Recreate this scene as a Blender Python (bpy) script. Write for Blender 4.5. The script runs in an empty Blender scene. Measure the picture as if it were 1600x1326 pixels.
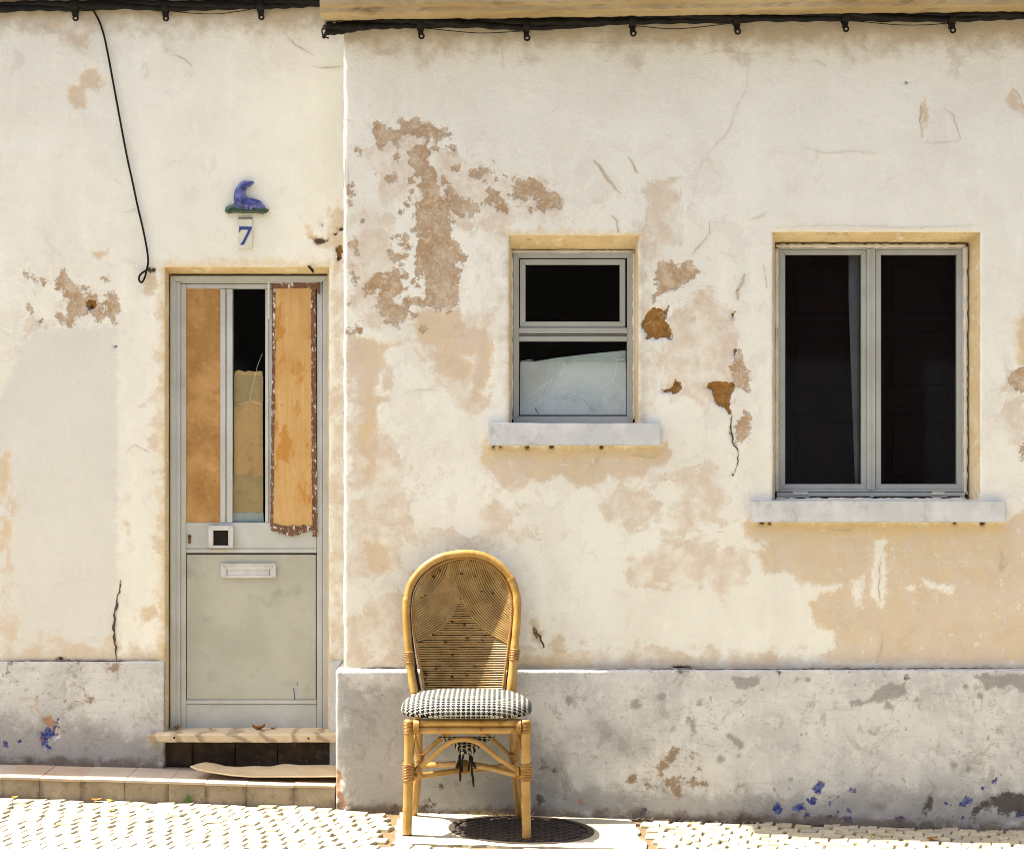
import bpy, bmesh, math, random
import numpy as np
from mathutils import Vector, Matrix

rng = random.Random(7)
R = math.radians
scene = bpy.context.scene
col = scene.collection

# ------------------------------------------------------------------ camera
CAMZ, CAMD, FPX = 1.516, 8.0, 3200.0        # eye height, distance to the right wall, focal length in photo pixels
cd = bpy.data.cameras.new('camera')
cd.sensor_width = 36.0
cd.lens = FPX / 1600.0 * 36.0
cd.clip_start, cd.clip_end = 0.1, 2000
cam = bpy.data.objects.new('camera', cd)
cam.location = (0, -CAMD, CAMZ)
cam.rotation_euler = (R(90), 0, 0)
col.objects.link(cam)
scene.camera = cam

# ------------------------------------------------------------------ light
SUN = Vector((0.528, -0.025, -1.0)).normalized()      # the way the light travels
world = bpy.data.worlds.new('World')
scene.world = world
world.use_nodes = True
wn = world.node_tree
bg = wn.nodes['Background']
sky = wn.nodes.new('ShaderNodeTexSky')
sky.sky_type = 'NISHITA'
sky.sun_disc = False
sky.sun_elevation = math.asin(-SUN.z)
sky.sun_rotation = math.atan2(-SUN.x, -SUN.y)
sky.air_density = 1.0
sky.dust_density = 4.0
sky.ozone_density = 1.0
wn.links.new(sky.outputs[0], bg.inputs[0])
bg.inputs[1].default_value = 0.09
sl = bpy.data.lights.new('sun', 'SUN')
sl.energy = 3.7
sl.angle = R(0.5)
sl.color = (1.0, 0.97, 0.875)
so = bpy.data.objects.new('sun', sl)
so.rotation_euler = SUN.to_track_quat('-Z', 'Y').to_euler()
col.objects.link(so)
vs = scene.view_settings
vs.view_transform = 'Standard'
vs.look = 'None'
vs.exposure = 2.1
vs.gamma = 1.0
vs.use_curve_mapping = False
scene.cycles.filter_width = 1.0


# ------------------------------------------------------------------ helpers
def P(px, py, y):
    """the place in the world, at depth y, that the photograph shows at px, py"""
    k = (CAMD + y) / FPX
    return Vector(((px - 800) * k, y, CAMZ - (py - 663) * k))


def zpx(py, y): return CAMZ - (py - 663) * (CAMD + y) / FPX
def xpx(px, y): return (px - 800) * (CAMD + y) / FPX
def ground_z(x): return -0.0298 * x


class MB:
    """collects shapes (world coordinates) and links them as ONE mesh object"""
    def __init__(s):
        s.v, s.f, s.sm = [], [], []

    def add(s, vs_, fs_, smooth=False):
        o = len(s.v)
        s.v += [tuple(v) for v in vs_]
        s.f += [tuple(i + o for i in f) for f in fs_]
        s.sm += [smooth] * len(fs_)
        return s

    def box(s, x0, x1, y0, y1, z0, z1):
        v = [(x0, y0, z0), (x1, y0, z0), (x1, y1, z0), (x0, y1, z0), (x0, y0, z1), (x1, y0, z1), (x1, y1, z1), (x0, y1, z1)]
        return s.add(v, [(0, 3, 2, 1), (4, 5, 6, 7), (0, 1, 5, 4), (1, 2, 6, 5), (2, 3, 7, 6), (3, 0, 4, 7)])

    def pbox(s, px0, px1, py0, py1, y0, y1):
        """box whose front face (at y0) covers that pixel rectangle"""
        return s.box(xpx(px0, y0), xpx(px1, y0), y0, y1, zpx(py1, y0), zpx(py0, y0))

    def prism(s, pts, y0, y1):
        """polygon of (x, z) pushed from y0 (front) to y1"""
        n = len(pts)
        a = sum(pts[i][0] * pts[(i + 1) % n][1] - pts[(i + 1) % n][0] * pts[i][1] for i in range(n))
        if a < 0: pts = pts[::-1]
        v = [(p[0], y0, p[1]) for p in pts] + [(p[0], y1, p[1]) for p in pts]
        f = [tuple(range(n)), tuple(range(2 * n - 1, n - 1, -1))]
        f += [(i, i + n, (i + 1) % n + n, (i + 1) % n) for i in range(n)]
        return s.add(v, f)

    def tube(s, pts, r, seg=8, cap=True, closed=False):
        pts = [Vector(p) for p in pts]
        n = len(pts)
        rs = r if isinstance(r, (list, tuple)) else [r] * n
        t0 = (pts[1] - pts[0]).normalized()
        up = Vector((0, 0, 1)) if abs(t0.z) < 0.9 else Vector((0, 1, 0))
        nrm = (up - t0 * up.dot(t0)).normalized()
        V, F = [], []
        for i, p in enumerate(pts):
            a = pts[(i - 1) % n] if (i > 0 or closed) else p
            b = pts[(i + 1) % n] if (i < n - 1 or closed) else p
            t = (b - a).normalized()
            nrm = (nrm - t * nrm.dot(t)).normalized()
            bi = t.cross(nrm)
            for k in range(seg):
                q = 2 * math.pi * k / seg
                V.append(p + (nrm * math.cos(q) + bi * math.sin(q)) * rs[i])
        m = n if closed else n - 1
        for i in range(m):
            for k in range(seg):
                a, b = i * seg + k, i * seg + (k + 1) % seg
                c, d = ((i + 1) % n) * seg + k, ((i + 1) % n) * seg + (k + 1) % seg
                F.append((a, b, d, c))
        if cap and not closed:
            F.append(tuple(range(seg - 1, -1, -1)))
            F.append(tuple((n - 1) * seg + k for k in range(seg)))
        return s.add(V, F, True)

    def ribbon(s, pts, w, y):
        """thin strip along (x, z) points on a wall; w = list of widths"""
        n = len(pts)
        V = []
        for i in range(n):
            a, b = pts[max(i - 1, 0)], pts[min(i + 1, n - 1)]
            dx, dz = b[0] - a[0], b[1] - a[1]
            l = math.hypot(dx, dz) or 1
            ww = w[i] / 2
            V += [(pts[i][0] - dz / l * ww, y, pts[i][1] + dx / l * ww), (pts[i][0] + dz / l * ww, y, pts[i][1] - dx / l * ww)]
        return s.add(V, [(2 * i, 2 * i + 1, 2 * i + 3, 2 * i + 2) for i in range(n - 1)])

    def build(s, name, mat, parent=None, bevel=0, bseg=2, kind=None):
        me = bpy.data.meshes.new(name)
        L = wloc(parent)
        me.from_pydata([(v[0] - L[0], v[1] - L[1], v[2] - L[2]) for v in s.v], [], s.f)
        me.polygons.foreach_set('use_smooth', s.sm)
        if bevel:
            bm = bmesh.new(); bm.from_mesh(me)
            es = [e for e in bm.edges if len(e.link_faces) == 2 and e.calc_face_angle(0) > 0.6]
            bmesh.ops.bevel(bm, geom=es, offset=bevel, segments=bseg, affect='EDGES', clamp_overlap=True)
            bm.to_mesh(me); bm.free()
        me.update()
        if mat: me.materials.append(mat)
        o = bpy.data.objects.new(name, me)
        col.objects.link(o)
        if parent: o.parent = parent
        if kind: o['kind'] = kind
        return o


def wloc(o):
    v = Vector((0, 0, 0))
    while o:
        v += o.location
        o = o.parent
    return v


def thing(name, label, cat, loc, group=None):
    o = bpy.data.objects.new(name, None)
    o.empty_display_size = 0.1
    o.location = loc
    col.objects.link(o)
    return tag(o, label, cat, group)


def tag(o, label=None, cat=None, group=None, kind=None):
    if label: o['label'] = label
    if cat: o['category'] = cat
    if group: o['group'] = group
    if kind: o['kind'] = kind
    return o


def inst(src, name, parent, loc, rot=(0, 0, 0), scale=(1, 1, 1)):
    """another object on the same mesh"""
    o = bpy.data.objects.new(name, src)
    col.objects.link(o)
    o.parent = parent
    o.location = Vector(loc) - wloc(parent)
    o.rotation_euler = rot
    o.scale = scale
    return o


# ------------------------------------------------------------------ numpy noise and distance fields (photo pixels)
def vnoise(x, y, cell, seed):
    r = np.random.RandomState(seed)
    T = r.rand(128, 128)
    u, v = x / cell + 17.3, y / cell + 9.1
    i, j = np.floor(u).astype(int), np.floor(v).astype(int)
    fu, fv = u - i, v - j
    fu, fv = fu * fu * (3 - 2 * fu), fv * fv * (3 - 2 * fv)
    g = lambda a, b: T[a % 128, b % 128]
    return (g(i, j) * (1 - fu) + g(i + 1, j) * fu) * (1 - fv) + (g(i, j + 1) * (1 - fu) + g(i + 1, j + 1) * fu) * fv


def fbm(x, y, cell, seed, octv=3):
    t, a, s = 0, 1.0, 0
    for k in range(octv):
        t = t + a * (vnoise(x, y, cell / 2 ** k, seed + k) - 0.5)
        s += a
        a *= 0.55
    return t / s * 2


FAR = 45.0


def sdf_poly(x, y, poly, out):
    """max of out and the signed distance (inside positive) to the polygon"""
    p = np.array(poly, float)
    m = (x > p[:, 0].min() - FAR) & (x < p[:, 0].max() + FAR) & (y > p[:, 1].min() - FAR) & (y < p[:, 1].max() + FAR)
    X, Y = x[m], y[m]
    if not len(X): return
    d2 = np.full(X.shape, 1e9)
    ins = np.zeros(X.shape, bool)
    n = len(p)
    for i in range(n):
        ax, ay = p[i]; bx, by = p[(i + 1) % n]
        ex, ey = bx - ax, by - ay
        L = ex * ex + ey * ey + 1e-9
        t = np.clip(((X - ax) * ex + (Y - ay) * ey) / L, 0, 1)
        d2 = np.minimum(d2, (X - ax - t * ex) ** 2 + (Y - ay - t * ey) ** 2)
        c = (ay > Y) != (by > Y)
        if ey != 0:
            ins ^= c & (X < ax + (Y - ay) * ex / ey)
    d = np.sqrt(d2)
    d = np.where(ins, d, -d)
    out[m] = np.maximum(out[m], d)


def field(x, y, polys, spots=(), holes=()):
    out = np.full(x.shape, -FAR)
    for p in polys: sdf_poly(x, y, p, out)
    for (cx, cy, r) in spots:
        m = (np.abs(x - cx) < r + FAR) & (np.abs(y - cy) < r + FAR)
        out[m] = np.maximum(out[m], r - np.hypot(x[m] - cx, y[m] - cy))
    if holes:
        h = np.full(x.shape, -FAR)
        for p in holes: sdf_poly(x, y, p, h)
        out = np.minimum(out, -h)
    return np.clip(out, -FAR, FAR)


def Z(ox, oy, s, *pts):
    """points read off an enlargement of the photograph"""
    return [(ox + a / s, oy + b / s) for a, b in pts]


def ZS(ox, oy, s, *pts):
    return [(ox + a / s, oy + b / s, r / s) for a, b, r in pts]


# ------------------------------------------------------------------ materials
class NT:
    def __init__(s, name):
        s.m = bpy.data.materials.new(name)
        s.m.use_nodes = True
        s.t = s.m.node_tree
        s.b = s.t.nodes['Principled BSDF']
        s.out = s.t.nodes['Material Output']
        s.pos = s.t.nodes.new('ShaderNodeTexCoord').outputs['Object']

    def n(s, typ, ins=None, **kw):
        nd = s.t.nodes.new(typ)
        for k, v in kw.items(): setattr(nd, k, v)
        for k, v in (ins or {}).items():
            if isinstance(v, bpy.types.NodeSocket): s.t.links.new(v, nd.inputs[k])
            else: nd.inputs[k].default_value = v
        return nd

    def noise(s, scale, detail=4, rough=0.55, vec=None, dist=0.0):
        return s.n('ShaderNodeTexNoise', {'Vector': vec or s.pos, 'Scale': scale, 'Detail': detail, 'Roughness': rough, 'Distortion': dist}).outputs[0]

    def stretch(s, sx, sy, sz):
        return s.n('ShaderNodeMapping', {'Vector': s.pos, 'Scale': (sx, sy, sz)}).outputs[0]

    def math(s, op, a, b=0.0, c=0.0):
        nd = s.n('ShaderNodeMath', {0: a, 1: b, 2: c}, operation=op)
        return nd.outputs[0]

    def ramp(s, fac, a, b, lo=0.0, hi=1.0):
        return s.n('ShaderNodeMapRange', {'Value': fac, 'From Min': a, 'From Max': b, 'To Min': lo, 'To Max': hi}, interpolation_type='SMOOTHSTEP').outputs[0]

    def mix(s, fac, a, b):
        nd = s.n('ShaderNodeMix', data_type='RGBA')
        for k, v in ((0, fac), (6, a), (7, b)):
            if isinstance(v, bpy.types.NodeSocket): s.t.links.new(v, nd.inputs[k])
            else: nd.inputs[k].default_value = v if k == 0 else (*v, 1)
        return nd.outputs[2]

    def attr(s, name):
        return s.n('ShaderNodeAttribute', attribute_name=name).outputs['Fac']

    def link(s, a, inp): s.t.links.new(a, s.b.inputs[inp])

    def bump(s, h, dist, strength=1.0):
        nd = s.n('ShaderNodeBump', {'Height': h, 'Distance': dist, 'Strength': strength})
        s.t.links.new(nd.outputs[0], s.b.inputs['Normal'])

    def fin(s, colr, rough=0.8, spec=0.3, metal=0.0):
        if isinstance(colr, bpy.types.NodeSocket): s.link(colr, 'Base Color')
        else: s.b.inputs['Base Color'].default_value = (*colr, 1)
        if isinstance(rough, bpy.types.NodeSocket): s.link(rough, 'Roughness')
        else: s.b.inputs['Roughness'].default_value = rough
        s.b.inputs['Specular IOR Level'].default_value = spec
        s.b.inputs['Metallic'].default_value = metal
        return s.m


def worn(name, c1, c2, dirt, scale=6, dirtiness=0.25, rough=0.7, spec=0.3, bump=0.0008, grain=160, st=(1, 1, 1), speck=0.0):
    """two close colours clouded together, with dirt patches and fine grain"""
    t = NT(name)
    v = t.stretch(*st)
    base = t.mix(t.ramp(t.noise(scale, 5, vec=v), 0.35, 0.65), c1, c2)
    d = t.ramp(t.noise(scale * 2.3, 7, 0.65, vec=v), 0.52, 0.75, 0, dirtiness)
    base = t.mix(d, base, dirt)
    if speck:
        sp = t.ramp(t.noise(grain * 0.6, 2), 0.66, 0.72, 0, speck)
        base = t.mix(sp, base, dirt)
    if bump: t.bump(t.noise(grain, 4), bump)
    return t.fin(base, rough, spec)


def wood(name, c1, c2, dark, axis='z', scale=1.0, rough=0.45, spec=0.35):
    t = NT(name)
    k = {'x': (2, 26, 26), 'y': (26, 2, 26), 'z': (26, 26, 2)}[axis]
    v = t.stretch(*[q * scale for q in k])
    g = t.noise(1.6, 6, 0.6, vec=v, dist=0.6)
    base = t.mix(t.ramp(g, 0.3, 0.7), c1, c2)
    base = t.mix(t.ramp(t.noise(9, 5), 0.56, 0.78, 0, 0.5), base, dark)
    t.bump(g, 0.0005)
    return t.fin(base, rough, spec)


# ------------------------------------------------------------------ wall material
def layer(t, base, attr, colr, amp, soft, strength=1.0, nz=None, shift=0.0):
    s = t.attr(attr)
    v = t.math('MULTIPLY_ADD', t.math('SUBTRACT', nz, 0.5), amp * 2, s)
    fac = t.ramp(t.math('ADD', v, shift), -soft, soft, 0, strength)
    return t.mix(fac, base, colr), fac


def wall_material():
    t = NT('limewashed_plaster')
    edge = t.noise(30, 10, 0.72)
    fine = t.noise(130, 6, 0.7)
    cloud = t.noise(2.6, 6, 0.6)
    cloud2 = t.noise(11, 7, 0.68)
    coat = t.noise(5.5, 12, 0.70, dist=0.4)
    brush = t.noise(7, 4, 0.6, vec=t.stretch(2.6, 1, 0.6))
    base = t.mix(t.ramp(cloud, 0.35, 0.68), (0.785, 0.765, 0.665), (0.72, 0.695, 0.595))
    # coats of limewash that flake over one another: crisp but pale
    c1 = t.ramp(coat, 0.525, 0.545)
    wear = t.ramp(t.attr('wear'), -40, 25, 0.16, 1)
    c1 = t.math('MULTIPLY', c1, wear)
    base = t.mix(t.math('MULTIPLY', c1, 0.5), base, (0.71, 0.665, 0.575))
    c1b = t.ramp(t.noise(8, 12, 0.74, vec=t.stretch(1.2, 1, 0.9), dist=0.5), 0.585, 0.605)
    c1b = t.math('MULTIPLY', c1b, wear)
    base = t.mix(t.math('MULTIPLY', c1b, 0.5), base, (0.66, 0.585, 0.475))
    rimc = t.math('MULTIPLY', t.ramp(coat, 0.515, 0.527), t.ramp(coat, 0.528, 0.54, 1, 0))
    rimc = t.math('MULTIPLY', rimc, t.ramp(t.noise(3.4, 3), 0.5, 0.62, 0, 0.12))
    rimc = t.math('MULTIPLY', rimc, wear)
    base = t.mix(rimc, base, (0.45, 0.37, 0.27))  # faint shading along the coat edges, mixed into the colour
    base = t.mix(t.ramp(cloud2, 0.5, 0.72, 0, 0.35), base, (0.69, 0.64, 0.55))
    base = t.mix(t.ramp(brush, 0.5, 0.75, 0, 0.4), base, (0.84, 0.825, 0.74))
    # fine dark pin holes, specks and smudges
    base = t.mix(t.ramp(t.noise(85, 3, 0.6), 0.655, 0.72, 0, 0.42), base, (0.40, 0.34, 0.26))
    base = t.mix(t.ramp(t.noise(30, 4, 0.7), 0.70, 0.74, 0, 0.5), base, (0.33, 0.27, 0.2))
    base = t.mix(t.ramp(t.noise(5, 8, 0.75, dist=1.5), 0.58, 0.70, 0, 0.3), base, (0.5, 0.44, 0.35))
    # hairline crazing
    wv = t.n('ShaderNodeTexVoronoi', {'Vector': t.n('ShaderNodeMix', {0: 0.06, 4: t.pos, 5: t.n('ShaderNodeTexNoise', {'Vector': t.pos, 'Scale': 9.0}).outputs[1]}, data_type='VECTOR').outputs[1], 'Scale': 7.0}, feature='DISTANCE_TO_EDGE').outputs[0]
    craze = t.math('MULTIPLY', t.ramp(wv, 0.0, 0.012, 1, 0), t.ramp(t.noise(2.6, 3), 0.55, 0.65, 0, 0.10))
    craze = t.math('MULTIPLY', craze, wear)
    base = t.mix(craze, base, (0.45, 0.38, 0.29))
    base, fg = layer(t, base, 'grey', (0.585, 0.57, 0.525), 22, 7, 0.6, edge)
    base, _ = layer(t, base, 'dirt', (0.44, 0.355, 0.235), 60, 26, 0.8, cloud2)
    s2 = t.attr('soft')
    v2 = t.math('MULTIPLY_ADD', t.math('SUBTRACT', coat, 0.5), 150, s2)
    v2 = t.math('MULTIPLY_ADD', t.math('SUBTRACT', edge, 0.5), 40, v2)
    f2 = t.ramp(v2, -3, 7, 0, 1)
    mott = t.ramp(cloud2, 0.36, 0.62, 0.12, 0.72)
    base = t.mix(t.math('MULTIPLY', f2, mott), base, (0.60, 0.48, 0.345))
    # outline where the upper coat breaks off
    ln = t.math('MULTIPLY', t.ramp(v2, -9, -7.4), t.ramp(v2, -7.2, -5.6, 1, 0))
    base = t.mix(t.math('MULTIPLY', ln, t.ramp(cloud, 0.42, 0.6, 0.0, 0.15)), base, (0.47, 0.36, 0.235))
    tcol = t.mix(t.ramp(cloud2, 0.35, 0.65), (0.63, 0.495, 0.31), (0.585, 0.475, 0.345))
    tcol = t.mix(t.ramp(t.noise(22, 8, 0.7), 0.52, 0.66, 0, 0.6), tcol, (0.66, 0.56, 0.42))
    tcol = t.mix(t.ramp(t.noise(4.5, 7, 0.68), 0.44, 0.60, 0, 0.75), tcol, (0.63, 0.525, 0.405))
    s3 = t.attr('tan')
    v3 = t.math('MULTIPLY_ADD', t.math('SUBTRACT', edge, 0.5), 34, s3)
    v3 = t.math('MULTIPLY_ADD', t.math('SUBTRACT', fine, 0.5), 15, v3)
    f3 = t.ramp(v3, -5, 4.5, 0, 0.94)
    # flecks of the white coat left on the tan one
    fleck = t.ramp(t.noise(24, 10, 0.76), 0.56, 0.64, 1, 0.3)
    base = t.mix(t.math('MULTIPLY', f3, fleck), base, tcol)
    base, _ = layer(t, base, 'yellow', (0.66, 0.49, 0.245), 26, 11, 0.65, edge)
    bcol = t.mix(t.ramp(t.noise(7, 5, 0.6), 0.42, 0.6), (0.585, 0.455, 0.31), (0.515, 0.345, 0.18))
    bcol = t.mix(t.ramp(t.noise(70, 7, 0.75), 0.44, 0.66), t.mix(0.45, bcol, (0.26, 0.145, 0.07)), bcol)
    bcol = t.mix(t.ramp(t.noise(36, 9, 0.76), 0.54, 0.64, 0, 0.85), bcol, (0.70, 0.63, 0.50))
    bcol = t.mix(t.ramp(t.noise(12, 8, 0.7), 0.48, 0.60, 0, 0.75), bcol, (0.63, 0.51, 0.36))
    s4 = t.attr('brown')
    v4 = t.math('MULTIPLY_ADD', t.math('SUBTRACT', edge, 0.5), 42, s4)
    v4 = t.math('MULTIPLY_ADD', t.math('SUBTRACT', fine, 0.5), 22, v4)
    f4 = t.ramp(v4, -2.2, 2.4, 0, 0.95)
    base = t.mix(f4, base, bcol)
    rim = t.math('MULTIPLY', t.ramp(v4, -2.0, 0.2), t.ramp(v4, 0.6, 3.0, 1, 0))
    base = t.mix(t.math('MULTIPLY', rim, 0.4), base, (0.33, 0.19, 0.1))  # thin shadow line round the peeled patches, painted in
    v5 = t.math('MULTIPLY_ADD', t.math('SUBTRACT', edge, 0.5), 24, t.attr('clay'))
    f5 = t.ramp(v5, -0.8, 0.8)
    ccol = t.mix(t.ramp(t.noise(45, 6, 0.7), 0.35, 0.65), (0.27, 0.125, 0.03), (0.40, 0.205, 0.06))
    ccol = t.mix(t.ramp(t.noise(28, 8, 0.75), 0.58, 0.66, 0, 0.7), ccol, (0.52, 0.36, 0.18))
    ccol = t.mix(t.ramp(t.noise(17, 7, 0.7), 0.56, 0.66, 0, 0.7), ccol, (0.16, 0.07, 0.02))
    rim5 = t.math('MULTIPLY', t.ramp(v5, -3.0, -0.8), t.ramp(v5, -0.6, 0.2, 1, 0))
    base = t.mix(t.math('MULTIPLY', rim5, 0.7), base, (0.83, 0.80, 0.72))
    base = t.mix(f5, base, ccol)
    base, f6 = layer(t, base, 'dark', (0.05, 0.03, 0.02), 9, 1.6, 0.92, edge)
    h = t.math('MULTIPLY_ADD', f4, -0.9, t.math('MULTIPLY', f3, -0.3))
    h = t.math('ADD', h, t.math('MULTIPLY_ADD', f5, t.math('MULTIPLY_ADD', t.noise(50, 6, 0.7), 2.6, -2.9), t.math('MULTIPLY', cloud2, 1.6)))
    h = t.math('ADD', h, t.math('MULTIPLY_ADD', c1, -0.12, t.math('MULTIPLY', edge, 1.1)))
    h = t.math('ADD', h, t.math('MULTIPLY', fine, t.math('MULTIPLY_ADD', f4, 0.9, 0.45)))
    t.bump(h, 0.0045)
    return t.fin(base, 0.92, 0.15)


def plinth_material():
    t = NT('grey_cement_plinth')
    edge = t.noise(30, 10, 0.72)
    fine = t.noise(150, 6, 0.7)
    c1 = t.noise(3.6, 8, 0.66)
    c2 = t.noise(15, 8, 0.7)
    base = t.mix(t.ramp(c1, 0.36, 0.64), (0.62, 0.605, 0.56), (0.47, 0.46, 0.435))
    base = t.mix(t.ramp(c2, 0.48, 0.66, 0, 0.7), base, (0.68, 0.665, 0.61))
    base = t.mix(t.ramp(t.noise(5, 12, 0.74, vec=t.stretch(1.6, 1, 0.7), dist=0.6), 0.52, 0.60, 0, 0.6), base, (0.66, 0.64, 0.585))
    base = t.mix(t.ramp(t.noise(8, 11, 0.76, dist=0.8), 0.55, 0.62, 0, 0.6), base, (0.33, 0.295, 0.245))
    base = t.mix(t.ramp(t.noise(13, 11, 0.76, dist=0.4), 0.585, 0.62, 0, 0.5), base, (0.34, 0.325, 0.30))
    base = t.mix(t.ramp(t.noise(46, 4, 0.66), 0.62, 0.70, 0, 0.6), base, (0.19, 0.165, 0.135))
    base = t.mix(t.ramp(fine, 0.40, 0.28, 0, 0.5), base, (0.2, 0.18, 0.155))
    # rubbed trowel lines
    base = t.mix(t.ramp(t.noise(9, 6, 0.7, vec=t.stretch(0.5, 1, 5)), 0.55, 0.72, 0, 0.35), base, (0.33, 0.31, 0.28))
    base, _ = layer(t, base, 'soft', (0.235, 0.22, 0.205), 70, 20, 0.62, c2)
    base, _ = layer(t, base, 'stain', (0.245, 0.23, 0.205), 14, 3, 0.75, edge)
    base, _ = layer(t, base, 'brown', (0.22, 0.135, 0.055), 42, 5, 0.8, edge)
    base, _ = layer(t, base, 'white', (0.66, 0.64, 0.6), 12, 1.2, 0.8, edge)
    base, _ = layer(t, base, 'clay', (0.42, 0.24, 0.13), 12, 1.2, 0.9, edge)
    bl = t.mix(t.ramp(t.noise(90, 4), 0.42, 0.6), (0.022, 0.035, 0.20), (0.12, 0.14, 0.30))
    base, f = layer(t, base, 'blue', bl, 22, 1.2, 0.95, edge)
    base, fd = layer(t, base, 'dark', (0.075, 0.06, 0.05), 30, 4, 0.88, edge)
    base, _ = layer(t, base, 'base_dirt', (0.15, 0.11, 0.075), 34, 8, 0.8, c2)
    h = t.math('ADD', t.math('MULTIPLY', c2, 2.0), t.math('MULTIPLY_ADD', fine, 0.6, t.math('MULTIPLY', edge, 1.4)))
    h = t.math('MULTIPLY_ADD', f, -0.8, h)
    t.bump(h, 0.003)
    return t.fin(base, 0.9, 0.15)


M = {}
M['wall'] = wall_material()
M['plinth'] = plinth_material()
def reveal_mat():
    t = NT('ochre_stained_plaster')
    base = t.mix(t.ramp(t.noise(6, 6, 0.62), 0.36, 0.64), (0.64, 0.515, 0.315), (0.56, 0.42, 0.225))
    base = t.mix(t.ramp(t.noise(13, 9, 0.72), 0.53, 0.64, 0, 0.75), base, (0.71, 0.655, 0.52))
    base = t.mix(t.ramp(t.noise(18, 9, 0.74), 0.57, 0.70, 0, 0.8), base, (0.25, 0.17, 0.085))
    base = t.mix(t.ramp(t.noise(70, 4), 0.64, 0.70, 0, 0.5), base, (0.16, 0.11, 0.06))
    t.bump(t.noise(40, 8, 0.7), 0.003)
    return t.fin(base, 0.92, 0.1)
M['reveal'] = reveal_mat()
M['eave'] = worn('stained_cornice', (0.42, 0.335, 0.2), (0.33, 0.24, 0.12), (0.10, 0.06, 0.025), 4, 1.0, 0.9, 0.1, 0.002, 60, (0.35, 1, 1.6))
M['frame'] = worn('grey_painted_aluminium', (0.385, 0.39, 0.355), (0.335, 0.335, 0.295), (0.27, 0.235, 0.16), 5, 0.5, 0.45, 0.4, 0.0002, 200)
M['door_frame'] = worn('pale_painted_aluminium', (0.49, 0.50, 0.475), (0.42, 0.425, 0.385), (0.34, 0.30, 0.21), 4, 0.5, 0.42, 0.4, 0.0002, 200)
M['caulk'] = worn('smeared_putty', (0.56, 0.52, 0.42), (0.62, 0.58, 0.47), (0.3, 0.25, 0.17), 16, 0.5, 0.8, 0.2, 0.0012, 60)
M['door_panel'] = worn('scuffed_door_panel', (0.44, 0.43, 0.36), (0.38, 0.37, 0.305), (0.24, 0.22, 0.17), 4, 0.5, 0.5, 0.35, 0.0003, 120, (1, 1, 1), 0.25)
M['sill'] = worn('white_marble_sill', (0.60, 0.60, 0.58), (0.50, 0.505, 0.495), (0.30, 0.285, 0.25), 6, 0.6, 0.7, 0.25, 0.0012, 90, (1.5, 1, 1.2), 0.25)
M['black'] = worn('black_cable_rubber', (0.006, 0.0055, 0.005), (0.010, 0.009, 0.008), (0.03, 0.025, 0.02), 30, 0.4, 0.6, 0.15, 0.0004, 120)
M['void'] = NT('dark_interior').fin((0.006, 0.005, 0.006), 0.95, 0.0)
M['gap'] = NT('dark_gap').fin((0.02, 0.018, 0.015), 0.9, 0.05)
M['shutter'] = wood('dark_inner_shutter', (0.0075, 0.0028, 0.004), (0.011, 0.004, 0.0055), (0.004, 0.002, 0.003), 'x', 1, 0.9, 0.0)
M['curtain'] = worn('grey_curtain', (0.19, 0.185, 0.195), (0.15, 0.145, 0.155), (0.06, 0.06, 0.07), 8, 0.4, 0.9, 0.1)
M['white_board'] = worn('white_patch_board', (0.68, 0.69, 0.68), (0.60, 0.62, 0.61), (0.42, 0.37, 0.30), 5, 0.6, 0.8, 0.1, 0.006, 14)
M['paper'] = worn('tan_backing_paper', (0.82, 0.50, 0.23), (0.74, 0.45, 0.21), (0.22, 0.17, 0.1), 7, 0.35, 0.9, 0.1)
M['paper_grey'] = worn('grey_backing_paper', (0.62, 0.43, 0.225), (0.56, 0.39, 0.2), (0.16, 0.14, 0.1), 7, 0.35, 0.9, 0.1)
M['plaster_scrap'] = worn('white_scrap', (0.55, 0.56, 0.57), (0.48, 0.5, 0.52), (0.35, 0.35, 0.35), 20, 0.4, 0.9, 0.1)
def ply_left():
    t = NT('brown_fibreboard')
    base = t.mix(t.ramp(t.noise(5, 7, 0.65), 0.36, 0.64), (0.34, 0.18, 0.058), (0.50, 0.29, 0.115))
    base = t.mix(t.ramp(t.noise(11, 9, 0.72), 0.5, 0.66, 0, 0.7), base, (0.30, 0.145, 0.045))
    base = t.mix(t.ramp(t.noise(60, 6, 0.7), 0.5, 0.7, 0, 0.35), base, (0.56, 0.36, 0.16))
    base = t.mix(t.ramp(t.noise(20, 5, 0.7), 0.66, 0.72, 0, 0.6), base, (0.16, 0.075, 0.025))
    return t.fin(base, 0.75, 0.15)
M['ply_left'] = ply_left()
def ply_right():
    t = NT('varnished_plywood')
    v = t.stretch(30, 30, 2.2)
    g = t.noise(1.6, 6, 0.6, vec=v, dist=0.5)
    base = t.mix(t.ramp(g, 0.3, 0.7), (0.50, 0.30, 0.105), (0.57, 0.365, 0.15))
    base = t.mix(t.ramp(t.noise(5, 6, 0.65), 0.42, 0.66, 0, 0.6), base, (0.46, 0.245, 0.075))
    base = t.mix(t.ramp(t.noise(14, 8, 0.7, vec=t.stretch(3, 1, 3), dist=2.0), 0.62, 0.66, 0, 0.5), base, (0.25, 0.11, 0.03))
    st_ = t.ramp(t.noise(7, 9, 0.74, vec=t.stretch(2.2, 1, 0.8)), 0.51, 0.57, 0, 0.9)
    base = t.mix(st_, base, (0.44, 0.20, 0.035))
    t.bump(g, 0.0004)
    return t.fin(base, 0.55, 0.3)
M['ply_right'] = ply_right()
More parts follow.
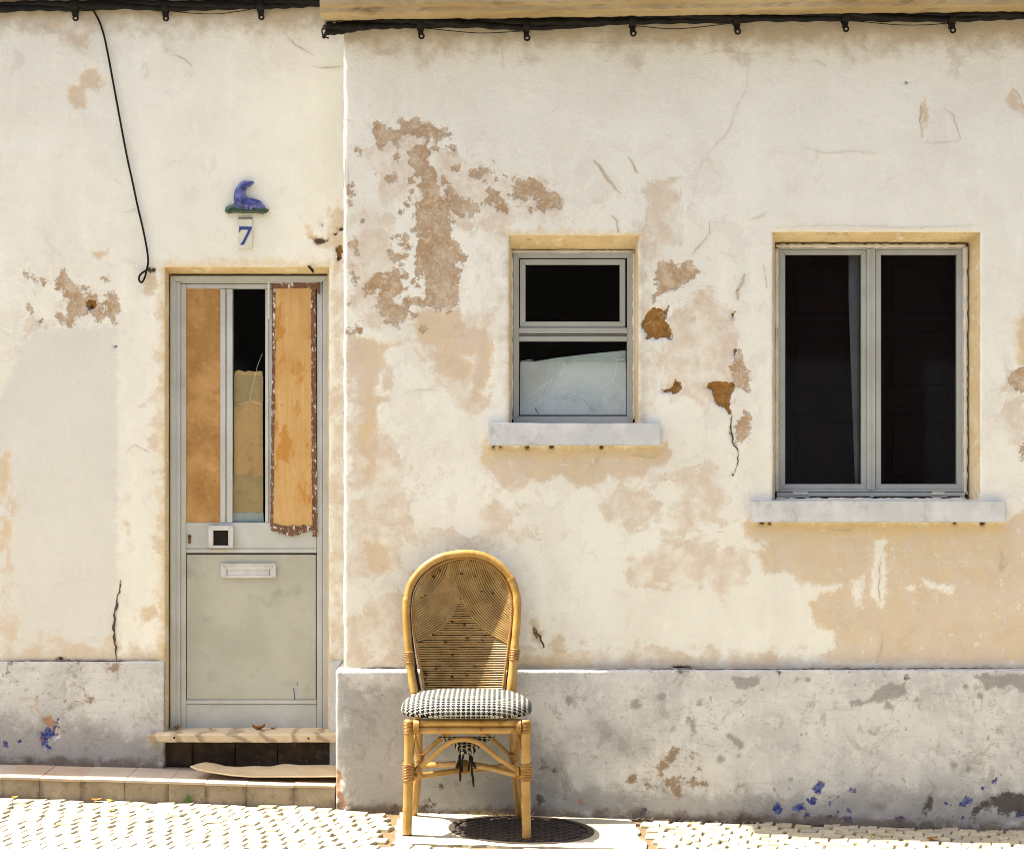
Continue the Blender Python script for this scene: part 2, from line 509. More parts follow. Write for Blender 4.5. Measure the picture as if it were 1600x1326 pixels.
def tape():
    t = NT('peeling_brown_tape')
    base = t.mix(t.ramp(t.noise(20, 5), 0.35, 0.65), (0.125, 0.055, 0.028), (0.17, 0.08, 0.042))
    pl = t.ramp(t.noise(38, 7, 0.75, vec=t.stretch(1.4, 1, 0.8)), 0.555, 0.58, 0, 1)
    base = t.mix(pl, base, (0.62, 0.60, 0.55))
    return t.fin(base, 0.6, 0.3)
M['tape'] = tape()
M['marble'] = None
def marble():
    t = NT('veined_marble_doorsill')
    v = t.n('ShaderNodeMapping', {'Vector': t.pos, 'Rotation': (0, R(35), 0)}).outputs[0]
    w = t.n('ShaderNodeTexWave', {'Vector': v, 'Scale': 3.4, 'Distortion': 7.0, 'Detail': 4.0, 'Detail Scale': 2.0}).outputs[1]
    base = t.mix(t.ramp(w, 0.02, 0.3, 0.75, 0), (0.60, 0.48, 0.31), (0.26, 0.19, 0.115))
    base = t.mix(t.ramp(t.noise(14, 6, 0.7), 0.5, 0.7, 0, 0.55), base, (0.45, 0.34, 0.2))
    t.bump(t.noise(70, 5), 0.001)
    return t.fin(base, 0.6, 0.3)
M['marble'] = marble()
M['dark_stone'] = worn('dark_footing_stone', (0.085, 0.06, 0.045), (0.05, 0.036, 0.03), (0.17, 0.14, 0.11), 9, 0.6, 0.9, 0.1, 0.004, 40, (1, 1, 1), 0.4)  # dark brown stone colour with paler patches
M['kerb'] = worn('weathered_kerb', (0.335, 0.275, 0.19), (0.26, 0.205, 0.135), (0.13, 0.095, 0.06), 8, 0.6, 0.95, 0.1, 0.003, 60, (1, 1, 1), 0.3)
def kerb_mat():
    t = NT('stained_kerb_face')
    base = t.mix(t.ramp(t.noise(7, 6, 0.65), 0.35, 0.65), (0.35, 0.29, 0.205), (0.28, 0.225, 0.15))
    base = t.mix(t.ramp(t.noise(26, 8, 0.74), 0.52, 0.66, 0, 0.55), base, (0.17, 0.125, 0.08))
    base = t.mix(t.ramp(t.noise(90, 4), 0.62, 0.72, 0, 0.5), base, (0.44, 0.38, 0.28))
    j = t.math('MULTIPLY_ADD', t.math('SUBTRACT', t.noise(22, 7, 0.7), 0.5), 1.6, t.attr('joint'))
    base = t.mix(t.ramp(j, 0.2, 1.0, 0, 0.55), base, (0.085, 0.062, 0.042))
    t.bump(t.noise(60, 6, 0.7), 0.004)
    return t.fin(base, 0.95, 0.1)
M['kerb'] = kerb_mat()
M['joint'] = worn('stained_mortar', (0.14, 0.10, 0.07), (0.09, 0.07, 0.05), (0.05, 0.04, 0.03), 20, 0.5, 0.95, 0.05, 0.002, 80)
M['tile'] = worn('pink_cement_tile', (0.42, 0.34, 0.255), (0.46, 0.38, 0.29), (0.42, 0.33, 0.23), 7, 0.35, 0.85, 0.2, 0.0008, 90)
M['tile_warm'] = worn('terracotta_cement_tile', (0.40, 0.29, 0.20), (0.44, 0.335, 0.24), (0.42, 0.3, 0.2), 7, 0.35, 0.85, 0.2, 0.0008, 90)
M['sett'] = worn('limestone_sett', (0.42, 0.37, 0.255), (0.365, 0.315, 0.21), (0.235, 0.18, 0.11), 14, 0.55, 0.8, 0.2, 0.0015, 60)
M['sett_grey'] = worn('limestone_sett_grey', (0.33, 0.29, 0.215), (0.28, 0.24, 0.175), (0.22, 0.18, 0.12), 14, 0.5, 0.8, 0.2, 0.0015, 60)
M['sett_dull'] = worn('limestone_sett_warm', (0.375, 0.315, 0.205), (0.33, 0.27, 0.17), (0.4, 0.3, 0.19), 14, 0.4, 0.8, 0.2, 0.0015, 60)
M['sand'] = worn('joint_sand', (0.20, 0.135, 0.07), (0.15, 0.10, 0.052), (0.08, 0.055, 0.03), 20, 0.5, 1.0, 0.05, 0.003, 80)
M['apron'] = worn('pale_cement', (0.42, 0.375, 0.27), (0.37, 0.325, 0.225), (0.40, 0.32, 0.22), 8, 0.35, 0.9, 0.1, 0.0015, 70)
M['iron'] = worn('rusty_cast_iron', (0.035, 0.024, 0.017), (0.055, 0.036, 0.024), (0.10, 0.06, 0.03), 14, 0.5, 0.75, 0.3, 0.0015, 70)
M['ledge'] = worn('plinth_top_cement', (0.46, 0.44, 0.395), (0.36, 0.345, 0.31), (0.2, 0.17, 0.14), 9, 0.6, 0.9, 0.1, 0.002, 60)
M['card'] = worn('sun_bleached_cardboard', (0.54, 0.42, 0.255), (0.49, 0.375, 0.22), (0.36, 0.26, 0.14), 9, 0.3, 0.9, 0.1, 0.0008, 120)
M['steel'] = worn('brushed_steel', (0.55, 0.545, 0.52), (0.47, 0.465, 0.44), (0.3, 0.27, 0.22), 20, 0.3, 0.4, 0.5, 0.0002, 200)
M['seal_blue'] = None
def glaze(name, c1, c2, scale):
    t = NT(name)
    base = t.mix(t.ramp(t.noise(scale, 4), 0.35, 0.65), c1, c2)
    return t.fin(base, 0.16, 0.5)
M['seal_blue'] = glaze('blue_ceramic_glaze', (0.022, 0.030, 0.145), (0.13, 0.145, 0.37), 26)
M['rock_green'] = glaze('green_ceramic_glaze', (0.012, 0.04, 0.022), (0.03, 0.065, 0.03), 40)
M['tile_cream'] = worn('number_tile_glaze', (0.62, 0.60, 0.50), (0.58, 0.555, 0.45), (0.42, 0.38, 0.28), 40, 0.3, 0.3, 0.5, 0)
M['numeral'] = NT('blue_numeral').fin((0.035, 0.06, 0.22), 0.3, 0.5)
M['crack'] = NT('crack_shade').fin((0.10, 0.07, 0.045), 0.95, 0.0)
M['crack_pale'] = NT('crack_edge').fin((0.52, 0.42, 0.29), 0.95, 0.0)
M['crack_faint'] = NT('crack_hairline').fin((0.64, 0.58, 0.48), 0.95, 0.0)
M['rust'] = worn('rusted_iron', (0.16, 0.075, 0.03), (0.09, 0.045, 0.022), (0.04, 0.025, 0.02), 40, 0.5, 0.9, 0.2, 0.001, 120)
M['leaf_dry'] = worn('dry_leaf', (0.34, 0.17, 0.05), (0.26, 0.11, 0.03), (0.16, 0.07, 0.02), 60, 0.4, 0.8, 0.2)
M['leaf_yellow'] = worn('yellow_leaf', (0.55, 0.40, 0.06), (0.45, 0.30, 0.05), (0.3, 0.18, 0.04), 60, 0.4, 0.7, 0.2)
M['weed'] = worn('weed_green', (0.07, 0.13, 0.025), (0.10, 0.17, 0.035), (0.16, 0.15, 0.05), 60, 0.3, 0.7, 0.2)
M['straw'] = worn('dry_straw', (0.42, 0.31, 0.15), (0.34, 0.24, 0.11), (0.2, 0.13, 0.06), 60, 0.3, 0.9, 0.1)
M['roof'] = worn('clay_roof_tile', (0.40, 0.20, 0.11), (0.34, 0.17, 0.10), (0.2, 0.12, 0.08), 6, 0.4, 0.9, 0.1, 0.002, 40)
def glass(name, k=0.05, tint=None):
    t = NT(name)
    tr = t.n('ShaderNodeBsdfTransparent', {'Color': (*(tint or (0.92, 0.95, 0.94)), 1)}).outputs[0]
    gl = t.n('ShaderNodeBsdfGlossy', {'Roughness': 0.03, 'Color': (0.9, 0.95, 1, 1)}).outputs[0]
    df = t.n('ShaderNodeBsdfDiffuse', {'Color': (0.55, 0.55, 0.5, 1)}).outputs[0]
    fr = t.n('ShaderNodeFresnel', {'IOR': 1.22}).outputs[0]
    a = t.n('ShaderNodeMixShader', {0: t.math('MULTIPLY', fr, 1.0), 1: tr, 2: gl}).outputs[0]
    dust = t.ramp(t.noise(160, 3), 0.74, 0.77, 0.0, 0.3)
    b = t.n('ShaderNodeMixShader', {0: dust, 1: a, 2: df}).outputs[0]
    t.t.links.new(b, t.out.inputs[0])
    return t.m
M['glass'] = glass('window_glass')
def shard():
    t = NT('dusty_broken_glass')
    tr = t.n('ShaderNodeBsdfTransparent', {'Color': (0.90, 0.94, 0.91, 1)}).outputs[0]
    gl = t.n('ShaderNodeBsdfGlossy', {'Roughness': 0.08}).outputs[0]
    df = t.n('ShaderNodeBsdfDiffuse', {'Color': (0.5, 0.52, 0.49, 1)}).outputs[0]
    a = t.n('ShaderNodeMixShader', {0: t.n('ShaderNodeFresnel', {'IOR': 1.3}).outputs[0], 1: tr, 2: gl}).outputs[0]
    b = t.n('ShaderNodeMixShader', {0: t.ramp(t.noise(14, 6), 0.4, 0.7, 0.0, 0.10), 1: a, 2: df}).outputs[0]
    t.t.links.new(b, t.out.inputs[0])
    return t.m
M['shard'] = shard()
M['shard_edge'] = NT('glass_edge').fin((0.66, 0.69, 0.66), 0.3, 0.5)


# ------------------------------------------------------------------ ground and pavement (structure)
def ground_sheet(name, x0, x1, y0, y1, dz, mat, nx=2, ny=2):
    m = MB()
    V, F = [], []
    for i in range(nx):
        for j in range(ny):
            x, y = x0 + (x1 - x0) * i / (nx - 1), y0 + (y1 - y0) * j / (ny - 1)
            V.append((x, y, ground_z(max(-8, min(8, x))) + dz))
    for i in range(nx - 1):
        for j in range(ny - 1):
            F.append((i * ny + j, (i + 1) * ny + j, (i + 1) * ny + j + 1, i * ny + j + 1))
    m.add(V, F)
    return m

def far_ground():
    """the roadway and everything beyond it, a kerb's height below the pavement"""
    xs = [-400, -60, -8, 8, 60, 400]
    ys = [-400, -60, -12, -2.5, 1, 40, 400]
    V = [(x, y, ground_z(max(-8, min(8, x))) - 0.13) for x in xs for y in ys]
    n = len(ys)
    F = [(i * n + j, (i + 1) * n + j, (i + 1) * n + j + 1, i * n + j + 1) for i in range(len(xs) - 1) for j in range(n - 1)]
    m = MB(); m.add(V, F)
    return m.build('road', worn('grey_cobbled_road', (0.20, 0.185, 0.16), (0.16, 0.148, 0.13), (0.1, 0.09, 0.08), 4, 0.4, 0.9, 0.2, 0.004, 20), None, kind='structure')
far_ground()
PAVE_Y = -2.3
def pavement_material():
    t = NT('limestone_paving')
    vor = t.n('ShaderNodeTexVoronoi', {'Vector': t.pos, 'Scale': 9.5, 'Randomness': 0.55}, feature='DISTANCE_TO_EDGE').outputs[0]
    base = t.mix(t.ramp(t.noise(3, 5), 0.35, 0.65), (0.44, 0.39, 0.28), (0.39, 0.345, 0.24))
    base = t.mix(t.ramp(vor, 0.0, 0.05, 0.8, 0), base, (0.27, 0.19, 0.11))
    return t.fin(base, 0.85, 0.2)
def outer_pavement():
    m = MB()
    for (x0, x1) in ((-14, -3.4), (3.4, 14)):
        za, zb = ground_z(max(x0, -8)), ground_z(min(x1, 8))
        m.add([(x0, PAVE_Y, za), (x1, PAVE_Y, zb), (x1, 0.33, zb), (x0, 0.33, za)], [(0, 1, 2, 3)])
    m.build('pavement_beyond', pavement_material(), None, kind='structure')
    k = MB()
    for i in range(28):
        x0 = -14 + i
        k.add([(x0 + .003, PAVE_Y - 0.14, ground_z(x0) - 0.2), (x0 + .997, PAVE_Y - 0.14, ground_z(x0 + 1) - 0.2), (x0 + .997, PAVE_Y + 0.0, ground_z(x0 + 1) - 0.2), (x0 + .003, PAVE_Y + 0.0, ground_z(x0) - 0.2),
               (x0 + .003, PAVE_Y - 0.14, ground_z(x0)), (x0 + .997, PAVE_Y - 0.14, ground_z(x0 + 1)), (x0 + .997, PAVE_Y, ground_z(x0 + 1)), (x0 + .003, PAVE_Y, ground_z(x0))],
              [(0, 3, 2, 1), (4, 5, 6, 7), (0, 1, 5, 4), (1, 2, 6, 5), (2, 3, 7, 6), (3, 0, 4, 7)])
    k.build('street_kerb', M['apron'], None, kind='structure')
outer_pavement()
def house_opposite():
    """the row across the street: the panes mirror it and it hides half the sky"""
    h = thing('house', 'long brown rendered house across the street, behind the viewer', 'house', (0, -10.6, 0))
    m = MB(); m.box(-16, 16, -14, -10.6, -0.7, 5.6); m.build('wall', worn('brown_render', (0.21, 0.165, 0.12), (0.17, 0.135, 0.10), (0.1, 0.08, 0.06), 2, 0.5, 0.9, 0.1, 0.003, 30), h)
    m = MB(); m.add([(-16.3, -10.2, 5.6), (16.3, -10.2, 5.6), (16.3, -12.3, 6.8), (-16.3, -12.3, 6.8), (16.3, -14.4, 5.6), (-16.3, -14.4, 5.6)], [(0, 1, 2, 3), (3, 2, 4, 5), (0, 3, 5), (1, 4, 2), (0, 5, 4, 1)]); m.build('roof', M['roof'], h)
    for x in (-11, -5.5, 0.4, 6, 11.5):
        m = MB(); m.box(x, x + 1.0, -10.62, -10.57, -0.4, 1.9); m.build('door', M['shutter'], h)
        for xx in (x - 2.2, x + 2.0):
            w = MB(); w.box(xx, xx + 1.0, -10.62, -10.58, 0.9, 2.1); w.build('window', M['frame'], h)
            w = MB(); w.box(xx, xx + 1.0, -10.62, -10.58, 3.3, 4.6); w.build('window', M['frame'], h)
house_opposite()

pav = ground_sheet('pavement', -3.4, 3.4, PAVE_Y, 0.33, -0.009, M['sand'], 3, 3).build('pavement', M['sand'], None, kind='structure')

# cement apron round the manhole, a part of the pavement
CX, CY, CR = 0.035, -0.325, 0.262
def apron():
    x0, x1, y0, y1 = -0.43, 0.46, -0.645, -0.02
    pts = []
    def edge(ax, ay, bx, by, n):
        for i in range(n):
            k = i / n
            j = 0.012
            pts.append((ax + (bx - ax) * k + rng.uniform(-j, j), ay + (by - ay) * k + rng.uniform(-j, j)))
    edge(x0, y0, x1 + 0.03, y0 + 0.03, 22); edge(x1 + 0.03, y0 + 0.03, x1, y1, 14); edge(x1, y1, x0, y1, 10); edge(x0, y1, x0, y0, 14)
    n = len(pts)
    K = 48
    inner = [(CX + (CR + 0.012) * math.cos(2 * math.pi * k / K), CY + (CR + 0.012) * math.sin(2 * math.pi * k / K)) for k in range(K)]
    bm = bmesh.new()
    ov = [bm.verts.new((p[0], p[1], ground_z(p[0]) + 0.001)) for p in pts]
    iv = [bm.verts.new((p[0], p[1], ground_z(p[0]) + 0.001)) for p in inner]
    es = [bm.edges.new((ov[i], ov[(i + 1) % n])) for i in range(n)] + [bm.edges.new((iv[i], iv[(i + 1) % K])) for i in range(K)]
    bmesh.ops.triangle_fill(bm, use_beauty=True, edges=es)
    for f in bm.faces:
        if f.normal.z < 0: f.normal_flip()
    # skirt down to the sand
    for i in range(n):
        a, b = ov[i], ov[(i + 1) % n]
        c = bm.verts.new((a.co.x, a.co.y, a.co.z - 0.012)); d = bm.verts.new((b.co.x, b.co.y, b.co.z - 0.012))
        bm.faces.new((a, c, d, b))
    me = bpy.data.meshes.new('cement_apron'); bm.to_mesh(me); bm.free()
    me.materials.append(M['apron'])
    o = bpy.data.objects.new('cement_apron', me); col.objects.link(o); o.parent = pav
apron()

def sett_mesh(k):
    r = random.Random(100 + k)
    h = 0.0340
    c = [(-h, -h), (h, -h), (h, h), (-h, h)]
    c = [(x + r.uniform(-0.0045, 0.0045), y + r.uniform(-0.0045, 0.0045)) for x, y in c]
    # eight-sided outline with softened corners
    ring = []
    for i in range(4):
        a, b, d = c[i], c[(i - 1) % 4], c[(i + 1) % 4]
        ring.append((a[0] + (b[0] - a[0]) * 0.07, a[1] + (b[1] - a[1]) * 0.07))
        ring.append((a[0] + (d[0] - a[0]) * 0.07, a[1] + (d[1] - a[1]) * 0.07))
    V = [(x, y, -0.02) for x, y in ring] + [(x, y, -0.003) for x, y in ring] + [(x * 0.93, y * 0.93, 0.0015 + r.uniform(-0.0008, 0.0008)) for x, y in ring] + [(0, 0, 0.0012)]
    F = []
    for l in (0, 8):
        F += [(l + i, l + (i + 1) % 8, l + 8 + (i + 1) % 8, l + 8 + i) for i in range(8)]
    F += [(16 + i, 16 + (i + 1) % 8, 24) for i in range(8)]
    me = bpy.data.meshes.new('paving_stone')
    me.from_pydata(V, [], F)
    me.polygons.foreach_set('use_smooth', [False] * len(F))
    me.materials.append(M['sett_grey'] if k in (4, 9) else M['sett'] if k % 3 else M['sett_dull'])
    return me
setts = [sett_mesh(k) for k in range(12)]
spots_ = []
ang = R(-14)
pitch = 0.0715
for i in range(-66, 67):
    for j in range(-46, 46):
        u, v = (i + (0.5 if j % 2 else 0)) * pitch, j * pitch
        x = u * math.cos(ang) - v * math.sin(ang) + 0.013 * math.sin(v * 9 + u * 2)
        y = u * math.sin(ang) + v * math.cos(ang) + 0.018 * math.sin(u * 5.2) - 0.4
        x += rng.uniform(-0.005, 0.005); y += rng.uniform(-0.005, 0.005)
        if not (-3.3 < x < 3.3 and PAVE_Y + 0.05 < y < (-0.055 if x > -0.7 else 0.0)): continue
        if -0.47 < x < 0.525 and y > -0.69: continue
        spots_.append((x, y))
stuffmb = MB()
count = 0
def in_view(x, y):
    k = (CAMD + y) / FPX
    return abs(x) < 805 * k + 0.04 and (CAMZ - ground_z(x)) < 668 * k + 0.03
for (x, y) in sorted(spots_, key=lambda q: (not in_view(*q), -q[1])):
    k = rng.randrange(12)
    rot = (rng.uniform(-0.04, 0.03), rng.uniform(-0.04, 0.04) + 0.0298, ang + rng.choice((0, math.pi / 2, math.pi, -math.pi / 2)) + rng.uniform(-0.07, 0.07))
    if in_view(x, y) and count < 300:
        inst(setts[k], 'paving_stone', pav, (x, y, ground_z(x) + rng.uniform(-0.003, 0.002)), rot)
        count += 1
    else:
        Mx = Matrix.Translation((x, y, ground_z(x))) @ Matrix.Rotation(rot[2], 4, 'Z')
        me = setts[k]
        stuffmb.add([Mx @ v.co for v in me.vertices], [tuple(p.vertices) for p in me.polygons])
stuffmb.build('outer_paving', M['sett'], pav, kind='stuff')

# ------------------------------------------------------------------ step in front of the door (structure)
LY = 0.30                                   # plane of the left wall
def step_z(x): return 0.1035 - 0.0285 * (x + 0.6875)
step = None
def build_step():
    global step
    m = MB()
    V, F = [], []
    xs = np.linspace(-4.2, -0.69, 24)
    prof = [(0.010, -0.16), (0.010, -0.012), (0.33, -0.012)]
    for x in xs:
        for (y, dz) in prof: V.append((x, y, step_z(x) + dz))
    for i in range(len(xs) - 1):
        for j in range(2):
            F.append((i * 3 + j, (i + 1) * 3 + j, (i + 1) * 3 + j + 1, i * 3 + j + 1))
    m.add(V, F)
    step = m.build('step', M['joint'], None, kind='structure')
    w = 0.155
    x = -0.692
    k = 0
    while x > -4.1:
        w = rng.uniform(0.125, 0.185)
        a, b = x - w + 0.0007, x - 0.0007
        ty = 0.327
        lift = rng.uniform(-0.0015, 0.0015)
        t = MB()
        # the tile leans a little with the slope
        z0, z1 = step_z(a) + lift, step_z(b) + lift
        fr = -0.004 + rng.uniform(-0.003, 0.003)
        t.add([(a, fr, z0 - 0.010), (b, fr, z1 - 0.010), (b, ty, z1 - 0.010), (a, ty, z0 - 0.010), (a, fr, z0), (b, fr, z1), (b, ty, z1), (a, ty, z0)],
              [(0, 3, 2, 1), (4, 5, 6, 7), (0, 1, 5, 4), (1, 2, 6, 5), (2, 3, 7, 6), (3, 0, 4, 7)])
        t.build('tile', M['tile_warm'] if k in (6, 7, 11) or rng.random() < 0.2 else M['tile'], step, 0.0008, 1)
        # kerb block under it: a rough face
        kb = MB()
        NX, NZ = 12, 7
        V, F = [], []
        a2, b2 = x - w + 0.0004, x - 0.0004
        for i in range(NX):
            for j in range(NZ):
                u, v = i / (NX - 1), j / (NZ - 1)
                xx = a2 + (b2 - a2) * u
                zt, zb = step_z(xx) - 0.0105, ground_z(xx) - 0.03
                ed = min(u, 1 - u, v * 1.0 + 0.1, (1 - v)) * 6
                yy = 0.004 + rng.uniform(-0.0022, 0.0022) + (0.0015 * max(0, 1 - ed * 2))
                V.append((xx, yy, zb + (zt - zb) * v))
        for i in range(NX - 1):
            for j in range(NZ - 1):
                F.append((i * NZ + j, (i + 1) * NZ + j, (i + 1) * NZ + j + 1, i * NZ + j + 1))
        kb.add(V, F, True)
        ko = kb.build('kerb_stone', M['kerb'], step)
        at = ko.data.attributes.new('joint', 'FLOAT', 'POINT')
        side = rng.choice((0.2, 0.6, 1.0)); sid2 = rng.choice((0.2, 0.5, 0.9))
        at.data.foreach_set('value', [max(side * max(0, 1 - i / (NX - 1) * 5), sid2 * max(0, 1 - (1 - i / (NX - 1)) * 5)) for i in range(NX) for j in range(NZ)])
        x -= w
        k += 1
build_step()

# ------------------------------------------------------------------ the two house fronts
def grid_lines(a, b, d, extra):
    xs = list(np.arange(a, b + d * 0.5, d))
    ex = sorted(set(extra))
    out = [v for v in xs if all(abs(v - e) > d * 0.45 for e in ex)] + ex
    return np.array(sorted(v for v in out if a - 1e-6 <= v <= b + 1e-6))


def stepped(vals): return [v for v in vals]


def edge_lines(e, inward):
    """extra grid lines that round an arris at e; inward = the side the wall lies on"""
    return [e + inward * k for k in (0, 0.0025, 0.006, 0.011)]


def wall_grid(name, parent, mat, yw, xs, zs, rects, layers, disp, warp=0.0016, radius=0.011, corner_x=None, corner_dir=1, top_edge=None, keep=None):
    Xg, Zg = np.meshgrid(xs, zs, indexing='ij')
    k = (CAMD + yw) / FPX
    px, py = Xg / k + 800, 663 - (Zg - CAMZ) / k
    fx, fy = px.ravel(), py.ravel()
    # ragged outlines: bend the plane a little before measuring distances
    wx = fx + 5.0 * fbm(fx, fy, 30, 11) + 1.6 * fbm(fx, fy, 8, 21)
    wy = fy + 5.0 * fbm(fx, fy, 30, 31) + 1.6 * fbm(fx, fy, 8, 41)
    F = {n: f(wx, wy, fx, fy) for n, f in layers.items()}
    Y = np.full(fx.shape, float(yw)) + disp(F, fx, fy)
    X, Zz = Xg.ravel().copy(), Zg.ravel().copy()
    wX = warp * fbm(fx, fy, 26, 51) + 0.0008 * fbm(fx, fy, 7, 61)
    wZ = warp * fbm(fx, fy, 26, 71) + 0.0008 * fbm(fx, fy, 7, 81)
    r = radius
    def roundoff(d):
        d = np.clip(d, 0, r)
        return r - np.sqrt(np.maximum(r * r - (r - d) ** 2, 0))
    for (x0, x1, z0, z1) in rects:
        dx = np.maximum(np.maximum(x0 - X, X - x1), 0)
        dz = np.maximum(np.maximum(z0 - Zz, Zz - z1), 0)
        Y = Y + roundoff(np.hypot(dx, dz)) * 0.7
    if corner_x is not None:
        rr = r + 0.004 * fbm(fx, fy, 22, 91)
        d = np.clip(np.abs(X - corner_x), 0, rr)
        Y = Y + rr - np.sqrt(np.maximum(rr * rr - (rr - d) ** 2, 0))
        fade = np.clip(np.abs(X - corner_x) / 0.03, 0, 1)
    if top_edge is not None:
        Y = Y + roundoff(np.abs(Zz - top_edge))
    X += wX; Zz += wZ
    nx, nz = len(xs), len(zs)
    idx = np.arange(nx * nz).reshape(nx, nz)
    quads = np.stack([idx[:-1, :-1], idx[1:, :-1], idx[1:, 1:], idx[:-1, 1:]], -1).reshape(-1, 4)
    cx = (Xg[:-1, :-1] + Xg[1:, 1:]).ravel() / 2
    cz = (Zg[:-1, :-1] + Zg[1:, 1:]).ravel() / 2
    ok = np.ones(len(quads), bool)
    for (x0, x1, z0, z1) in rects:
        ok &= ~((cx > x0) & (cx < x1) & (cz > z0) & (cz < z1))
    if keep is not None: ok &= keep(cx, cz)
    quads = quads[ok]
    used = np.unique(quads)
    remap = np.full(nx * nz, -1); remap[used] = np.arange(len(used))
    quads = remap[quads]
    co = np.stack([X, Y, Zz], -1)[used]
    extra_v, extra_f = [], []
    if corner_x is not None:
        # the return, running back from the corner
        ci = 0 if corner_dir > 0 else nx - 1
        cvi = [remap[idx[ci, j]] for j in range(nz) if remap[idx[ci, j]] >= 0]
        base = len(co)
        for n_, vi in enumerate(cvi):
            extra_v.append((co[vi][0], LY + 0.02, co[vi][2]))
        for n_ in range(len(cvi) - 1):
            extra_f.append((base + n_, cvi[n_], cvi[n_ + 1], base + n_ + 1))
    allco = np.concatenate([co, np.array(extra_v).reshape(-1, 3)]) if extra_v else co
    me = bpy.data.meshes.new(name)
    L = wloc(parent)
    allf = quads if not extra_f else np.concatenate([quads, np.array(extra_f)])
    me.vertices.add(len(allco)); me.vertices.foreach_set('co', (allco - np.array(L)).astype(np.float32).ravel())
    me.loops.add(len(allf) * 4); me.loops.foreach_set('vertex_index', allf.astype(np.int32).ravel())
    me.polygons.add(len(allf))
    me.polygons.foreach_set('loop_start', np.arange(0, len(allf) * 4, 4, dtype=np.int32))
    sm = np.ones(len(allf), bool)
    me.polygons.foreach_set('use_smooth', sm)
    me.update(calc_edges=True)
    for n, val in F.items():
        a = me.attributes.new(n, 'FLOAT', 'POINT')
        v = val[used]
        if extra_v: v = np.concatenate([v, np.full(len(extra_v), -FAR)])
        a.data.foreach_set('value', v.astype(np.float32))
    me.materials.append(mat)
    o = bpy.data.objects.new(name, me)
    col.objects.link(o)
    if parent: o.parent = parent
    return o

G = 0.0065
house = thing('house', 'whitewashed house with two windows and peeling plaster, standing forward behind the wicker chair', 'house', (0.8, 0, 0))
house2 = thing('house', 'set back white house with a narrow glazed door, left of the wicker chair', 'house', (-1.6, LY, 0))

# --- right house: openings (front arrises) from the photograph
WX = xpx(537, 0)
WIN_A = (xpx(795.5, 0), xpx(998, 0), zpx(662, 0), zpx(368, 0))
WIN_B = (xpx(1207.5, 0), xpx(1532, 0), zpx(783, 0), zpx(362.5, 0))
PL_TOP = zpx(1047, -0.05)

brown_polys = [
    Z(530, 170, 7.365, (385, 200), (420, 150), (510, 160), (525, 230), (580, 215), (620, 270), (690, 235), (680, 170), (730, 125), (790, 150), (910, 130), (1000, 160), (1150, 195), (1280, 280), (1290, 350), (1200, 300), (1170, 340), (1100, 370), (1060, 320), (1040, 400), (990, 400), (1000, 330), (900, 340), (870, 290), (790, 260), (740, 300), (700, 330), (690, 400), (640, 400), (560, 380), (500, 450), (430, 400), (400, 320)),
    Z(530, 170, 7.365, (850, 440), (1020, 430), (1050, 520), (1030, 640), (1110, 740), (1090, 830), (1130, 870), (1140, 960), (1180, 1050), (1260, 1200), (1290, 1310), (1200, 1420), (900, 1420), (850, 1230), (900, 1160), (870, 1090), (960, 1040), (930, 900), (980, 860), (960, 790), (880, 790), (860, 850), (800, 860), (800, 800), (900, 770), (890, 690), (810, 610)),
    Z(530, 340, 6.4, (780, 0), (1110, 0), (1115, 60), (1110, 170), (1150, 240), (1250, 360), (1280, 420), (1200, 480), (1230, 520), (1190, 620), (1195, 800), (1150, 890), (1090, 940), (1030, 900), (960, 915), (860, 860), (810, 840), (700, 870), (690, 800), (750, 770), (850, 800), (860, 640), (850, 540), (780, 600), (790, 480), (770, 400), (780, 220), (770, 90)),
    Z(530, 340, 6.4, (700, 860), (690, 960), (650, 1045), (600, 1040), (560, 1090), (480, 1060), (470, 1000), (410, 950), (440, 880), (330, 890), (380, 820), (400, 720), (250, 800), (240, 730), (290, 610), (390, 560), (440, 600), (470, 690), (460, 580), (500, 540), (560, 500), (600, 530), (640, 690), (620, 750), (530, 800), (560, 870), (640, 900)),
    Z(530, 340, 6.4, (510, 310), (560, 340), (640, 380), (690, 370), (620, 440), (610, 540), (590, 530), (605, 440), (560, 430), (520, 390)),
    Z(530, 170, 7.365, (1210, 940), (1290, 880), (1310, 960), (1400, 1040), (1473, 1060), (1473, 1150), (1410, 1250), (1350, 1200), (1310, 1150), (1230, 1060)),
    Z(700, 230, 7.365, (0, 440), (50, 440), (60, 540), (130, 590), (230, 580), (250, 640), (380, 660), (450, 590), (450, 500), (550, 520), (580, 590), (680, 660), (710, 710), (680, 760), (570, 730), (530, 640), (440, 620), (390, 680), (300, 780), (240, 760), (220, 700), (160, 820), (100, 780), (40, 700), (0, 680)),
    Z(700, 230, 7.365, (740, 370), (850, 400), (940, 360), (1050, 420), (1110, 430), (1100, 550), (1190, 560), (1320, 610), (1310, 700), (1110, 740), (1020, 690), (1040, 620), (900, 560), (860, 610), (780, 580), (760, 480)),
    Z(700, 230, 7.365, (250, 250), (310, 270), (400, 250), (470, 260), (540, 300), (400, 290), (380, 360), (320, 330), (250, 330)),
    Z(980, 250, 5.764, (300, 920), (330, 900), (430, 930), (450, 990), (540, 910), (630, 1000), (600, 1060), (530, 1100), (430, 1160), (300, 1210), (240, 1280), (215, 1240), (290, 1170), (270, 1060)),
    Z(980, 380, 3.4875, (575, 800), (575, 680), (610, 570), (650, 650), (668, 720), (665, 815), (610, 790)),
    Z(980, 380, 3.4875, (590, 1000), (640, 910), (672, 960), (660, 1070), (600, 1100)),
    Z(1480, 460, 3.315, (330, 440), (380, 370), (398, 380), (398, 500), (350, 480)),
    Z(1480, 460, 3.315, (378, 800), (398, 770), (398, 860), (380, 850)),
]
